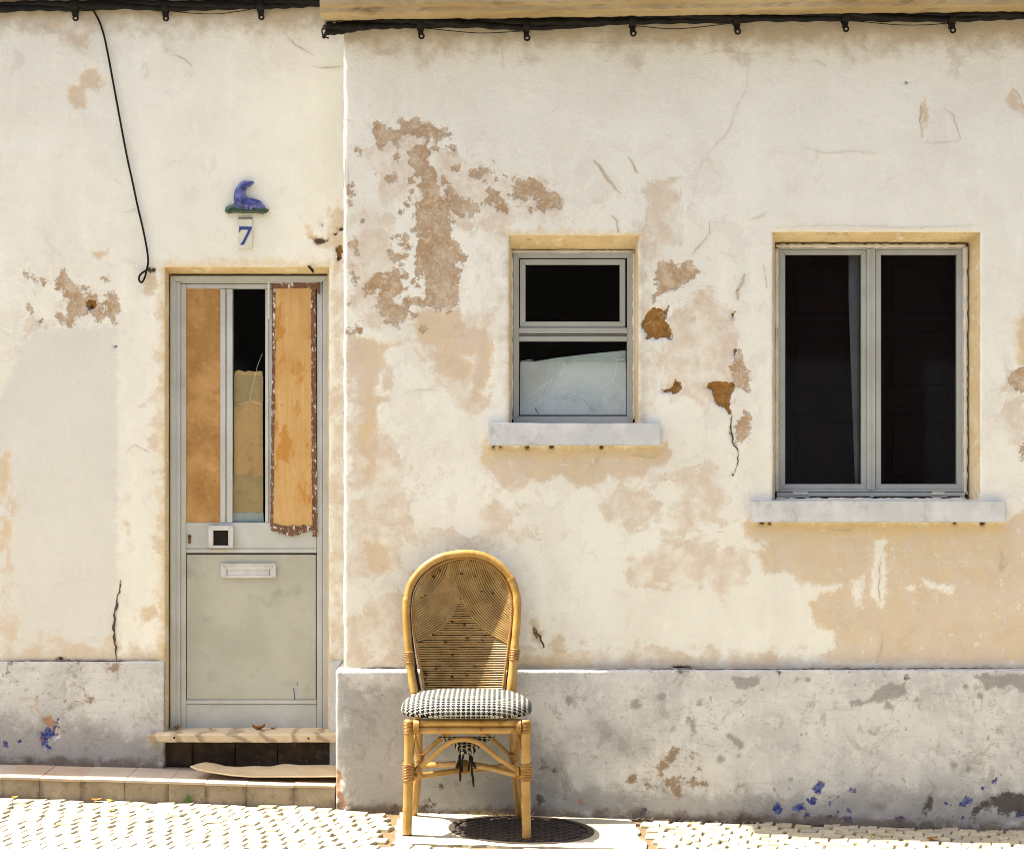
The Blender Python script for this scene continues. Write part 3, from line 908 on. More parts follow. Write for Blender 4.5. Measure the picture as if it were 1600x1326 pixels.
brown_spots = ZS(530, 170, 7.365, (212, 505, 26), (600, 800, 50), (150, 960, 36), (150, 890, 26), (125, 1085, 24), (270, 1285, 24), (690, 560, 24), (1360, 670, 44), (1320, 470, 36), (1250, 450, 24), (1190, 840, 34), (740, 360, 18), (680, 420, 20), (455, 760, 16), (830, 1020, 18), (795, 1110, 28), (725, 1200, 14), (840, 960, 14), (1110, 460, 28)) \
    + ZS(530, 340, 6.4, (155, 270, 26), (180, 340, 20), (160, 468, 16), (140, 550, 22), (160, 640, 24), (570, 180, 26), (540, 260, 14), (650, 200, 26), (700, 300, 26), (740, 110, 30), (660, 590, 28), (690, 690, 20), (790, 660, 22), (800, 560, 24), (735, 620, 12), (750, 970, 26), (220, 1120, 26), (170, 1125, 16), (90, 1130, 14), (190, 1040, 12), (610, 790, 12), (840, 1100, 24), (670, 820, 18), (620, 260, 20), (80, 870, 12), (95, 1180, 14)) \
    + ZS(700, 230, 7.365, (500, 170, 16), (410, 405, 14), (700, 560, 26), (820, 730, 18), (935, 705, 14), (520, 385, 12), (295, 95, 16), (660, 350, 10))
tan_polys = [
    Z(530, 520, 5.523, (70, 0), (280, 60), (430, 110), (600, 50), (520, 110), (400, 150), (380, 270), (330, 400), (310, 560), (440, 560), (330, 650), (330, 800), (300, 900), (350, 980), (330, 1150), (300, 1290), (210, 1300), (190, 1200), (250, 1100), (180, 1050), (150, 900), (200, 760), (210, 650), (70, 560), (60, 350)),
    Z(530, 520, 5.523, (710, -10), (1280, -10), (1320, 120), (1310, 280), (1290, 450), (1200, 500), (1300, 560), (1180, 610), (1150, 560), (1170, 480), (1165, 300), (1150, 330), (1100, 420), (1050, 430), (900, 370), (790, 310), (850, 250), (820, 130), (740, 80)),
    Z(530, 340, 6.4, (740, 1080), (790, 960), (860, 870), (940, 900), (1050, 960), (1200, 900), (1240, 1000), (1270, 1100), (1480, 1060), (1500, 1280), (840, 1280)),
    Z(740, 680, 3.489, (40, 60), (80, 20), (80, 60), (1020, 60), (1070, 20), (1080, 100), (1040, 160), (960, 190), (930, 230), (860, 230), (800, 260), (740, 230), (640, 270), (560, 280), (480, 220), (370, 260), (270, 240), (170, 290), (100, 210), (40, 160)),
    Z(1100, 760, 3.2, (200, 190), (230, 180), (1510, 180), (1660, 80), (1700, 890), (690, 885), (640, 850), (660, 730), (560, 690), (520, 590), (600, 530), (690, 520), (690, 490), (500, 490), (440, 450), (390, 430), (290, 440), (280, 350), (320, 300), (210, 260)),
    Z(1480, 460, 3.315, (360, 210), (390, 130), (420, 120), (420, 400), (380, 380), (370, 260)),
    Z(1020, 0, 2.759, (1525, 420), (1555, 385), (1600, 470), (1600, 500), (1530, 470)),
    Z(1020, 0, 2.759, (1150, 470), (1178, 428), (1195, 520), (1170, 560)),
    Z(530, 740, 4.143, (160, 420), (320, 480), (340, 600), (280, 660), (190, 620)),
    Z(740, 680, 3.489, (305, 1010), (340, 1000), (380, 1080), (370, 1160), (320, 1120)),
    Z(740, 680, 3.489, (420, 1130), (470, 1070), (490, 1110), (520, 1200), (440, 1190)),
]
tan_holes = [
    Z(1100, 760, 3.2, (840, 300), (905, 230), (912, 540), (880, 600), (838, 540)),
    Z(1100, 760, 3.2, (1110, 470), (1240, 490), (1240, 530), (1130, 510)),
    Z(1100, 760, 3.2, (1020, 500), (1060, 495), (1060, 520), (1020, 520)),
    Z(1100, 760, 3.2, (740, 470), (790, 440), (795, 600), (755, 590)),
    Z(530, 520, 5.523, (80, 400), (130, 380), (150, 560), (80, 580)),
    Z(530, 520, 5.523, (1040, 200), (1170, 190), (1165, 330), (1150, 250), (1060, 225)),
]
soft_polys = [
    Z(740, 680, 3.489, (820, 640), (1040, 560), (1460, 600), (1535, 640), (1535, 850), (1340, 890), (1200, 800), (860, 840)),
    Z(740, 680, 3.489, (640, 380), (800, 260), (1000, 280), (1000, 460), (840, 500), (700, 480)),
    Z(740, 680, 3.489, (160, 220), (270, 240), (260, 480), (330, 560), (240, 600), (0, 700), (0, 400), (150, 360)),
    Z(740, 680, 3.489, (1060, 240), (1350, 100), (1400, 500), (1060, 540)),
    Z(530, 740, 4.143, (150, 60), (330, 200), (700, 360), (900, 380), (880, 500), (560, 460), (440, 500), (330, 420), (160, 420)),
    Z(530, 740, 4.143, (160, 760), (480, 760), (480, 1240), (40, 1240), (40, 1080), (160, 1060)),
    Z(530, 740, 4.143, (20, 900), (440, 1040), (480, 1250), (20, 1250)),
    Z(980, 380, 3.4875, (240, 370), (450, 350), (440, 480), (330, 520), (250, 480)),
    Z(980, 380, 3.4875, (200, 420), (480, 220), (580, 380), (600, 740), (440, 900), (240, 880), (160, 620)),
    Z(980, 250, 5.764, (150, 220), (320, 150), (480, 160), (480, 560), (560, 700), (300, 880), (140, 640)),
    [(700, 230), (760, 260), (860, 290), (900, 340), (800, 360), (700, 350), (590, 300), (560, 230), (600, 200)],
    [(555, 330), (620, 340), (640, 480), (560, 520), (545, 430)], [(545, 520), (610, 530), (600, 640), (640, 760), (640, 900), (545, 900)],
    [(640, 480), (760, 500), (770, 600), (740, 690), (690, 600)],
    Z(1480, 460, 3.315, (280, 480), (330, 380), (398, 400), (398, 900), (330, 860)),
    [(545, 1000), (800, 1010), (1300, 1020), (1300, 1040), (545, 1042)],
]
yellow_polys = [  # ochre stain, with warm bounce light under the sills put into the colour
    [(758, 697), (1035, 697), (1033, 712), (900, 714), (758, 712)],
    [(1172, 815), (1572, 815), (1570, 832), (1400, 838), (1172, 830)],
    Z(740, 680, 3.489, (230, 1225), (620, 1200), (640, 1250), (240, 1262)),
    Z(530, 520, 5.523, (190, 790), (280, 770), (290, 820), (230, 900), (180, 870)),
    [(790, 362), (1003, 362), (1003, 370), (790, 370)],
    [(1590, 500), (1600, 495), (1620, 580), (1590, 560)],
]
clay_polys = [
    Z(980, 380, 3.4875, (82, 430), (105, 375), (150, 360), (215, 372), (225, 350), (225, 390), (215, 430), (248, 490), (240, 520), (180, 522), (155, 532), (140, 515), (112, 532), (85, 460)),
    Z(980, 380, 3.4875, (195, 805), (240, 785), (262, 755), (295, 775), (270, 810), (215, 818)),
    Z(980, 380, 3.4875, (420, 780), (455, 768), (575, 765), (572, 800), (562, 850), (560, 935), (530, 900), (485, 860), (475, 815)),
    Z(980, 380, 3.4875, (578, 400), (592, 380), (588, 415)),
    Z(980, 380, 3.4875, (577, 600), (595, 550), (598, 600), (585, 612)),
]
dark_polys = [
    Z(740, 680, 3.489, (318, 1045), (335, 1060), (350, 1090), (345, 1105), (325, 1085)),
    Z(980, 380, 3.4875, (558, 1030), (566, 1000), (570, 1075), (600, 1100), (580, 1090)),
    Z(740, 680, 3.489, (1090, 1262), (1170, 1262), (1220, 1275), (1080, 1275)),
]
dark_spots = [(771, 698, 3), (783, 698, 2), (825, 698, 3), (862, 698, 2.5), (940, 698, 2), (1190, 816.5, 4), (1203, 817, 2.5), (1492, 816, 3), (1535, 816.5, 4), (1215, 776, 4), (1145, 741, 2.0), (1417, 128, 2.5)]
grey_polys = [[(880, 1034), (1000, 1030), (1300, 1029), (1640, 1027), (1640, 1049), (880, 1049)]]

def right_disp(F, fx, fy):
    d = 0.0010 * fbm(fx, fy, 190, 5, 2) + 0.0004 * fbm(fx, fy, 34, 6)
    sm = lambda v, w: np.clip(v / w * 0.5 + 0.5, 0, 1)
    d = d + 0.0016 * sm(F['brown'], 3) + 0.0006 * sm(F['tan'], 4) + 0.017 * sm(F['clay'], 3.5) + 0.012 * sm(F['dark'], 3)
    return d

right_layers = {
    'brown': lambda wx, wy, x, y: field(wx, wy, brown_polys, brown_spots),
    'tan': lambda wx, wy, x, y: field(wx, wy, tan_polys, (), tan_holes),
    'soft': lambda wx, wy, x, y: field(wx, wy, soft_polys),
    'yellow': lambda wx, wy, x, y: field(wx, wy, yellow_polys),
    'wear': lambda wx, wy, x, y: field(x, y, [[(530, 175), (900, 230), (1130, 250), (1190, 400), (1185, 880), (1000, 900), (860, 980), (850, 1040), (530, 1045)], [(1565, 430), (1640, 430), (1640, 1040), (1320, 1040), (1300, 900), (1180, 870), (1180, 820), (1540, 830)], [(800, 1020), (1640, 1020), (1640, 1045), (800, 1045)]]),
    'clay': lambda wx, wy, x, y: field(wx, wy, clay_polys),
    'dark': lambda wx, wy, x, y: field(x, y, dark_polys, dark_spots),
    'grey': lambda wx, wy, x, y: field(wx, y, grey_polys),
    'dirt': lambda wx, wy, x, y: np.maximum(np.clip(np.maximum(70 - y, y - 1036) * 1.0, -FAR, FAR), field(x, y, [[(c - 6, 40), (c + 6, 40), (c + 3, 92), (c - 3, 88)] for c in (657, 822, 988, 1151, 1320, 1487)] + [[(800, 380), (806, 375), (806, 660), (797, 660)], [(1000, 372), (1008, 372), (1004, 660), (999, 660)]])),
}
ex = edge_lines(WX, 1) + edge_lines(WIN_A[0], -1) + edge_lines(WIN_A[1], 1) + edge_lines(WIN_B[0], -1) + edge_lines(WIN_B[1], 1)
ez = edge_lines(WIN_A[2], -1) + edge_lines(WIN_A[3], 1) + edge_lines(WIN_B[2], -1) + edge_lines(WIN_B[3], 1)
xs = grid_lines(WX, 2.12, G, ex)
xs = np.concatenate([xs, np.linspace(2.16, 4.2, 40)])
zs = grid_lines(PL_TOP - 0.03, 3.14, G, ez)
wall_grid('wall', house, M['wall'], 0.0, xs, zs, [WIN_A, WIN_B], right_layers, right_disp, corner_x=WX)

# --- left wall
DOOR = (xpx(257.5, LY), xpx(514, LY), -1.0, zpx(417.5, LY))
lb_polys = [
    Z(0, 380, 5.523, (490, 350), (540, 230), (575, 230), (580, 290), (650, 350), (690, 440), (740, 470), (780, 430), (835, 430), (840, 500), (890, 560), (880, 660), (830, 680), (760, 600), (700, 620), (640, 660), (600, 700), (500, 680), (480, 620), (560, 640), (580, 480), (560, 420), (490, 380)),
    Z(0, 380, 5.523, (930, 430), (960, 400), (1000, 450), (1015, 520), (1000, 700), (970, 690), (920, 580), (915, 500)),
    Z(0, 380, 5.523, (215, 260), (250, 240), (270, 300), (300, 340), (240, 310)),
    Z(0, 380, 5.523, (240, 510), (280, 540), (290, 590), (235, 570)),
]
lb_spots = ZS(0, 380, 5.523, (358, 345, 27), (730, 380, 20), (505, 630, 30), (910, 300, 16))
lt_polys = [
    Z(0, 0, 2.7625, (345, 320), (380, 290), (420, 295), (455, 365), (440, 390), (375, 390), (368, 470), (320, 470), (300, 440), (296, 365), (350, 370)),
    Z(0, 380, 5.523, (810, 70), (930, 40), (900, 120), (810, 120)),
    Z(0, 380, 5.523, (1220, 270), (1340, 260), (1350, 440), (1240, 440)),
    Z(320, 260, 6.63, (1060, 680), (1070, 580), (1100, 600), (1140, 740), (1290, 720), (1310, 560), (1290, 450), (1460, 430), (1460, 1000), (1380, 1030), (1370, 860), (1290, 840), (1180, 860), (1110, 780)),
    [(217, 955), (240, 945), (248, 965), (225, 975)], [(195, 812), (203, 820), (200, 838)],
    Z(0, 600, 3.014, (0, 340), (50, 320), (40, 460), (10, 560), (0, 560)),
    Z(0, 600, 3.014, (0, 620), (60, 640), (40, 760), (0, 800)),
]
ls_polys = [
    Z(0, 380, 5.523, (370, 500), (560, 480), (570, 600), (400, 610)),
    Z(0, 380, 5.523, (200, 640), (400, 640), (420, 720), (220, 760)),
    [(512, 420), (540, 420), (540, 1036), (512, 1036)],
    [(0, 700), (14, 700), (25, 900), (30, 1036), (0, 1036)],
    [(0, 1000), (250, 1010), (250, 1036), (0, 1036)],
    [(240, 430), (256, 430), (256, 1034), (246, 1034)],
    [(60, 30), (160, 40), (130, 80), (60, 60)],
]
lc_polys = [
    Z(0, 380, 5.523, (745, 520), (780, 490), (825, 510), (820, 570), (760, 590)),
    Z(320, 260, 6.63, (1375, 860), (1435, 830), (1450, 950), (1400, 975)),
]
ld_polys = [Z(320, 260, 6.63, (1110, 750), (1150, 770), (1190, 735), (1290, 735), (1290, 775), (1200, 820), (1140, 800)), Z(0, 600, 3.014, (265, 1298), (285, 1275), (305, 1290), (320, 1298))]
ld_spots = ZS(0, 380, 5.523, (780, 565, 12), (340, 680, 15), (345, 660, 10), (1300, 235, 22), (1000, 880, 10)) + ZS(320, 260, 6.63, (1400, 650, 26), (1350, 700, 20), (1213, 583, 10), (1400, 960, 14))
lg_polys = [[(183, 508), (184, 1031), (-60, 1031), (-60, 640), (4, 618), (35, 530), (60, 512)]]
left_layers = {
    'brown': lambda wx, wy, x, y: field(wx, wy, lb_polys, lb_spots),
    'tan': lambda wx, wy, x, y: field(wx, wy, lt_polys),
    'soft': lambda wx, wy, x, y: field(wx, wy, ls_polys),
    'yellow': lambda wx, wy, x, y: field(wx, wy, [[(250, 409), (518, 409), (518, 418), (250, 418)], [(252, 418), (258, 418), (258, 1140), (250, 1140)]]),
    'wear': lambda wx, wy, x, y: field(x, y, [[(0, 410), (200, 400), (240, 420), (190, 520), (-60, 540)], [(490, 320), (540, 320), (540, 1036), (512, 1036), (512, 440)], [(-60, 600), (10, 620), (30, 1036), (-60, 1036)], [(186, 690), (256, 690), (256, 1036), (186, 1036)]]),
    'clay': lambda wx, wy, x, y: field(wx, wy, lc_polys),
    'dark': lambda wx, wy, x, y: field(wx, wy, ld_polys, ld_spots),
    'grey': lambda wx, wy, x, y: field(x + (wx - x) * 0.5, y + (wy - y) * 0.5, lg_polys + [[(-60, 1024), (255, 1024), (255, 1036), (-60, 1036)]]),
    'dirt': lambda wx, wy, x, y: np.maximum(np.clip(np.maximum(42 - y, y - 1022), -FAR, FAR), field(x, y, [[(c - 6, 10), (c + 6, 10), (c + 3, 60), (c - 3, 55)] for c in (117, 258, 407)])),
}
lpl_top = zpx(1033, LY - 0.015)
ex = edge_lines(DOOR[0], -1) + edge_lines(DOOR[1], 1)
ez = edge_lines(DOOR[3], 1)
xs = grid_lines(-2.16, WX + 0.03, G, ex)
xs = np.concatenate([np.linspace(-4.2, -2.2, 36), xs])
zs = grid_lines(lpl_top - 0.03, 3.33, G, ez)
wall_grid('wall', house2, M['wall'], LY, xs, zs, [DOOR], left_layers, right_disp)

# --- plinths
def base_dirt(x, y, yw, left=False):
    k = (CAMD + yw) / FPX
    X = (x - 800) * k
    g = (step_z(X) if left else ground_z(X))
    z = CAMZ - (y - 663) * k
    return np.clip(10 - (z - g) / k, -FAR, FAR)

pz = (820, 1000, 2.0513)
p_stain = [Z(*pz, (660, 120), (750, 110), (750, 140), (710, 165), (670, 150)), Z(*pz, (1040, 200), (1100, 195), (1110, 180), (1170, 135), (1220, 130), (1225, 165), (1150, 200), (1060, 210)),
           Z(*pz, (1430, 110), (1610, 110), (1610, 170), (1560, 150), (1480, 160)), Z(*pz, (520, 250), (550, 250), (545, 300), (530, 310)),
           Z(*pz, (640, 300), (660, 300), (700, 330), (680, 340)), Z(*pz, (1110, 520), (1160, 520), (1150, 545), (1120, 540)), Z(*pz, (1270, 560), (1300, 490), (1310, 500), (1290, 560))]
p_stain_s = ZS(*pz, (355, 205, 14), (435, 185, 14), (145, 190, 11), (190, 190, 7), (555, 203, 9), (1165, 212, 9), (1460, 180, 8), (1380, 400, 10), (1420, 420, 7), (685, 365, 8), (630, 383, 10), (680, 460, 8), (870, 125, 8), (905, 125, 8), (1410, 150, 8), (1255, 190, 5), (1075, 200, 12), (1050, 205, 7), (1490, 315, 5), (1215, 440, 5), (1150, 470, 4), (1020, 430, 3), (1110, 430, 4), (1110, 460, 3), (1185, 465, 4), (1235, 480, 4), (850, 450, 6), (850, 478, 6), (218, 375, 6))
p_brown = [Z(*pz, (410, 400), (450, 375), (475, 345), (492, 352), (470, 390), (445, 420), (460, 450), (510, 480), (485, 505), (450, 470), (420, 420)), Z(*pz, (320, 455), (350, 430), (370, 440), (345, 455)), Z(*pz, (500, 460), (560, 455), (590, 465), (540, 470)),
           Z(*pz, (535, 365), (545, 380), (530, 385)), Z(*pz, (550, 410), (565, 430), (550, 440))]
p_brown_s = ZS(*pz, (390, 465, 6), (120, 515, 7), (480, 470, 12), (500, 440, 8), (560, 420, 7))
p_dark = [Z(*pz, (1440, 560), (1480, 520), (1545, 485), (1610, 500), (1610, 550), (1540, 560), (1510, 540)), Z(*pz, (1280, 550), (1300, 500), (1306, 510), (1290, 560))]
p_dark_s = ZS(*pz, (45, 510, 4), (60, 410, 3), (90, 425, 3), (1220, 120, 5), (820, 105, 5), (500, 90, 6), (520, 88, 5)) + ZS(580, 1050, 4.0, (448, 705, 10), (370, 830, 24), (340, 840, 16), (1085, 548, 8), (1135, 628, 8), (1100, 600, 7), (1200, 800, 14), (155, 840, 18), (480, 620, 8), (1055, 800, 8))
bz = (1200, 1180, 4.0)
p_blue = [Z(*bz, (250, 210), (320, 160), (355, 185), (320, 240), (270, 235)), Z(*bz, (40, 340), (60, 290), (100, 360), (50, 370)), Z(*bz, (165, 340), (215, 315), (220, 350)), Z(*bz, (250, 280), (295, 275), (290, 310), (260, 315)),
          Z(*bz, (365, 270), (390, 270), (385, 300)), Z(*bz, (1210, 270), (1235, 255), (1280, 295), (1240, 330), (1210, 305)), Z(*bz, (455, 400), (520, 395), (525, 415)), Z(*bz, (515, 345), (548, 350), (530, 368)),
          Z(*bz, (800, 385), (850, 390), (820, 410)), Z(*bz, (1165, 400), (1212, 390), (1190, 420)), Z(*bz, (525, 205), (550, 210), (545, 238), (528, 232)), Z(*bz, (235, 375), (262, 368), (255, 395)), Z(*bz, (1100, 290), (1125, 290), (1110, 305)), Z(*bz, (445, 335), (470, 350), (450, 358))]
p_blue_s = [(1005, 1270, 2.5), (1314, 1244, 1.5), (1300, 1275, 2.5), (1537, 1228, 2), (1553, 1220, 2), (1595, 1272, 4)]
p_clay = [Z(480, 960, 3.9, (170, 950), (205, 955), (218, 1010), (200, 1080), (215, 1130), (240, 1160), (225, 1200), (190, 1195), (175, 1100)), [(1165, 1285), (1172, 1276), (1180, 1286)], [(905, 1252), (912, 1250), (913, 1257), (906, 1257)], [(1150, 1284), (1165, 1274), (1185, 1284)]]

def plinth_disp(F, fx, fy):
    sm = lambda v, w: np.clip(v / w * 0.5 + 0.5, 0, 1)
    return 0.0014 * fbm(fx, fy, 120, 15, 2) + 0.0008 * fbm(fx, fy, 24, 16) + 0.002 * sm(F['blue'], 3) + 0.012 * sm(F['clay'], 5) + 0.004 * sm(F['dark'], 3) + 0.001 * sm(F['stain'], 3)

PX0, PY = xpx(524.5, -0.05), -0.05
right_pl = {
    'soft': lambda wx, wy, x, y: field(wx, wy, [Z(*pz, (0, 520), (120, 470), (560, 480), (900, 500), (1600, 530), (1600, 640), (0, 600)), [(540, 1070), (640, 1080), (830, 1120), (880, 1200), (900, 1300), (520, 1300)], Z(*pz, (900, 500), (1100, 470), (1650, 480), (1650, 640), (900, 600)), Z(*pz, (240, 280), (330, 300), (380, 350), (300, 360))]),
    'stain': lambda wx, wy, x, y: field(wx, wy, p_stain, p_stain_s),
    'brown': lambda wx, wy, x, y: field(wx, wy, p_brown, p_brown_s),
    'white': lambda wx, wy, x, y: field(wx, wy, [], [(583, 1056, 4)]),
    'clay': lambda wx, wy, x, y: field(wx, wy, p_clay),
    'blue': lambda wx, wy, x, y: field(wx, wy, p_blue, p_blue_s),
    'dark': lambda wx, wy, x, y: field(wx, wy, p_dark, p_dark_s),
    'base_dirt': lambda wx, wy, x, y: base_dirt(x, y, PY),
}
xs = np.concatenate([grid_lines(PX0, 2.12, G, edge_lines(PX0, 1)), np.linspace(2.16, 4.2, 30)])
zs = grid_lines(-0.16, PL_TOP, G, edge_lines(PL_TOP, -1))
wall_grid('plinth', house, M['plinth'], PY, xs, zs, [], right_pl, plinth_disp, corner_x=PX0, top_edge=PL_TOP, radius=0.009)
def ledge(parent, x0, x1, y0, y1, z):
    """rough top of a plinth, sloping very slightly outwards"""
    n = int((x1 - x0) / 0.02)
    V, F = [], []
    for i in range(n + 1):
        x = x0 + (x1 - x0) * i / n
        for j in range(4):
            q = j / 3
            V.append((x, y0 + (y1 - y0) * q, z + 0.004 * q + rng.uniform(-0.0012, 0.0012)))
    for i in range(n):
        for j in range(3): F.append((i * 4 + j, (i + 1) * 4 + j, (i + 1) * 4 + j + 1, i * 4 + j + 1))
    m = MB(); m.add(V, F, True)
    return m
ledge(house, PX0 + 0.004, 4.2, PY + 0.0085, 0.02, PL_TOP - 0.0005).add([(PX0 + 0.004, 0.0, PL_TOP), (WX + 0.002, 0.0, PL_TOP), (WX + 0.002, LY, PL_TOP), (PX0 + 0.004, LY, PL_TOP)], [(0, 1, 2, 3)]).build('plinth_ledge', M['ledge'], house)

lq = (0, 1020, 6.154)
left_pl = {
    'soft': lambda wx, wy, x, y: field(wx, wy, [Z(*lq, (520, 850), (800, 780), (1180, 800), (1200, 930), (900, 980), (560, 920)), [(-60, 1120), (120, 1125), (250, 1160), (250, 1215), (-60, 1215)]]),
    'stain': lambda wx, wy, x, y: field(wx, wy, [], ZS(*lq, (325, 155, 14), (710, 208, 12), (800, 330, 10), (620, 765, 18), (720, 740, 16), (250, 350, 9), (690, 520, 14))),
    'brown': lambda wx, wy, x, y: field(wx, wy, [Z(*lq, (760, 460), (860, 455), (850, 475), (780, 470)), Z(*lq, (510, 420), (600, 430), (600, 445), (520, 435))], ZS(*lq, (750, 110, 22), (1020, 105, 16), (1110, 115, 18))),
    'white': lambda wx, wy, x, y: field(wx, wy, [Z(*lq, (530, 625), (570, 625), (565, 680), (550, 660)), Z(*lq, (470, 840), (575, 780), (560, 810), (475, 870))]),
    'clay': lambda wx, wy, x, y: field(wx, wy, [Z(*lq, (400, 620), (480, 600), (555, 670), (545, 760), (500, 700), (440, 665)), Z(*lq, (370, 770), (400, 800), (440, 840), (380, 850)), Z(*lq, (510, 760), (555, 750), (550, 790))]),
    'blue': lambda wx, wy, x, y: field(wx, wy, [Z(*lq, (370, 750), (460, 710), (510, 730), (550, 775), (480, 820), (440, 830), (390, 800)), Z(*lq, (390, 860), (460, 850), (465, 910), (430, 925), (390, 885)), Z(*lq, (500, 640), (550, 640), (555, 720), (520, 680))], ZS(*lq, (190, 835, 13), (68, 880, 9), (35, 925, 9))),
    'dark': lambda wx, wy, x, y: field(wx, wy, [Z(*lq, (108, 95), (132, 90), (125, 130), (115, 150))], ZS(*lq, (72, 200, 8), (290, 1050, 12))),
    'base_dirt': lambda wx, wy, x, y: base_dirt(x, y, LY - 0.015, True),
}
LPY = LY - 0.015
lx1 = xpx(256.5, LPY)
ztr = 1.0
xs = np.concatenate([np.linspace(-4.2, -2.2, 30), grid_lines(-2.16, lx1, G, edge_lines(lx1, -1))])
zs = grid_lines(0.07, lpl_top, G, edge_lines(lpl_top, -1))
wall_grid('plinth', house2, M['plinth'], LPY, xs, zs, [], left_pl, plinth_disp, corner_x=lx1, corner_dir=-1, top_edge=lpl_top, radius=0.008)
ledge(house2, -4.2, lx1 - 0.003, LPY + 0.007, LY + 0.01, lpl_top - 0.0005).build('plinth_ledge', M['ledge'], house2)
# short length of plinth between the door and the next house
m = MB(); m.box(xpx(515, LPY), PX0 + 0.06, LPY, LY + 0.02, 0.07, lpl_top); m.build('plinth', M['sill'], house2, 0.004, 2)
# plinth end beside the door sill, below
m = MB(); m.pbox(235, 244, 1159, 1200, LY + 0.0, LY + 0.06); m.build('plinth_end', M['sill'], house2, 0.004, 2)

# --- cracks and flakes, built as narrow raised or sunk strips
def crack(parent, pts, w, yw, mat='crack', jit=1.5, name='crack'):
    P2 = []
    for a, b in zip(pts[:-1], pts[1:]):
        n = max(2, int(math.hypot(b[0] - a[0], b[1] - a[1]) / 5))
        for i in range(n):
            q = i / n
            P2.append((a[0] + (b[0] - a[0]) * q + rng.uniform(-jit, jit), a[1] + (b[1] - a[1]) * q + rng.uniform(-jit, jit) * 0.6))
    P2.append(pts[-1])
    k = (CAMD + yw) / FPX
    W = [w * k * rng.uniform(0.35, 1.25) * (0.12 + 0.88 * math.sin(math.pi * (i + 0.3) / len(P2)) ** 0.6) for i in range(len(P2))]
    m = MB()
    m.ribbon([(xpx(a, yw), zpx(b, yw)) for a, b in P2], W, yw - 0.0032)
    return m.build(name, M[mat], parent)
crack(house2, [(187.5, 906), (188, 914), (185, 930), (182, 945), (178, 972), (180, 1000), (182, 1030)], 4.2, LY)
crack(house2, [(447, 55), (460, 70), (478, 80), (490, 88)], 1.8, LY, 'crack_pale')
crack(house2, [(487, 103), (505, 107), (533, 105)], 1.8, LY, 'crack_pale')
crack(house2, [(270, 87), (285, 90), (300, 104)], 1.6, LY, 'crack_pale')
crack(house2, [(198, 706), (210, 695), (232, 706)], 1.3, LY, 'crack_pale')
crack(house2, [(35, 1105), (52, 1104), (60, 1086), (55, 1090), (30, 1090)], 1.4, LPY, 'crack_pale')
crack(house2, [(52, 1104), (64, 1115)], 1.6, LPY, 'crack_pale')
crack(house, [(926, 250), (938, 262), (950, 282), (960, 292), (969, 303)], 4.0, 0, 'crack_pale')
crack(house, [(982, 246), (990, 260), (997, 271)], 3.0, 0, 'crack_pale')
crack(house, [(957, 337), (963, 345), (966, 363)], 3.2, 0, 'crack_pale')
crack(house, [(1172, 60), (1169, 100), (1166, 140), (1150, 170), (1140, 205), (1110, 235), (1090, 270), (1080, 330)], 1.2, 0, 'crack_faint')
crack(house, [(785, 70), (786, 90), (787, 110)], 1.4, 0, 'crack_faint')
crack(house, [(1109, 345), (1109, 365), (1095, 382), (1080, 398)], 1.8, 0, 'crack_pale')
crack(house, [(1152, 455), (1160, 440), (1164, 428)], 3.0, 0, 'crack_pale')
crack(house, [(1151, 470), (1153, 452)], 3.4, 0, 'crack_pale')
crack(house, [(1193, 412), (1195, 436), (1198, 450)], 1.8, 0, 'crack_pale')
crack(house, [(1144, 640), (1141, 660), (1145, 690), (1153, 705), (1152, 725), (1146, 741)], 2.2, 0)
crack(house, [(1376, 870), (1374, 900), (1373, 925), (1375, 942)], 2.0, 0, 'crack_pale')
crack(house, [(1378, 998), (1376, 1020), (1368, 1035)], 2.5, 0, 'crack_pale')
crack(house, [(1475, 170), (1490, 180), (1496, 205), (1502, 219)], 2.0, 0, 'crack_pale')
crack(house, [(1444, 222), (1460, 224), (1500, 219)], 1.2, 0, 'crack_faint')
crack(house, [(833, 978), (843, 994), (850, 1012)], 3.0, 0)
crack(house, [(1560, 855), (1565, 870), (1562, 890), (1580, 880)], 2.0, 0, 'crack_pale')
crack(house, [(1064, 276), (1062, 300), (1066, 325), (1064, 345)], 1.5, 0, 'crack_faint')
crack(house, [(1040, 277), (1052, 279), (1066, 275)], 1.6, 0, 'crack_faint')
crack(house, [(620, 620), (650, 610), (690, 608)], 1.0, 0, 'crack_faint')
crack(house, [(760, 396), (775, 450), (790, 462)], 1.0, 0, 'crack_faint')
crack(house, [(1291, 826), (1310, 829), (1326, 829), (1336, 822)], 1.4, 0, 'crack_pale')
crack(house, [(985, 712), (1003, 713), (1020, 715), (1028, 708)], 1.4, 0, 'crack_pale')
crack(house, [(922, 732), (930, 722), (935, 714)], 1.4, 0, 'crack_pale')
crack(house, [(1100, 84), (1130, 80), (1165, 86), (1200, 82)], 1.4, 0, 'crack_faint')
crack(house, [(1262, 98), (1275, 95), (1292, 104)], 2.2, 0, 'crack_faint')
crack(house, [(900, 66), (960, 70), (1030, 64), (1060, 70)], 1.6, 0, 'crack_faint')
crack(house, [(1255, 230), (1290, 240), (1330, 236), (1370, 240)], 1.2, 0, 'crack_faint')
crack(house, [(1440, 160), (1437, 185), (1442, 215)], 2.4, 0, 'crack_pale')
crack(house, [(1200, 330), (1190, 338), (1170, 345)], 2.0, 0, 'crack_faint')
crack(house, [(1200, 356), (1300, 352), (1420, 356), (1530, 352)], 1.5, 0, 'crack_faint')
crack(house, [(1575, 150), (1583, 140), (1592, 150), (1600, 172)], 1.8, 0, 'crack_pale')
crack(house2, [(66, 55), (90, 48), (112, 60), (128, 55)], 2.2, LY, 'crack_faint')
crack(house2, [(220, 110), (228, 98), (232, 112), (224, 122)], 1.6, LY, 'crack_faint')
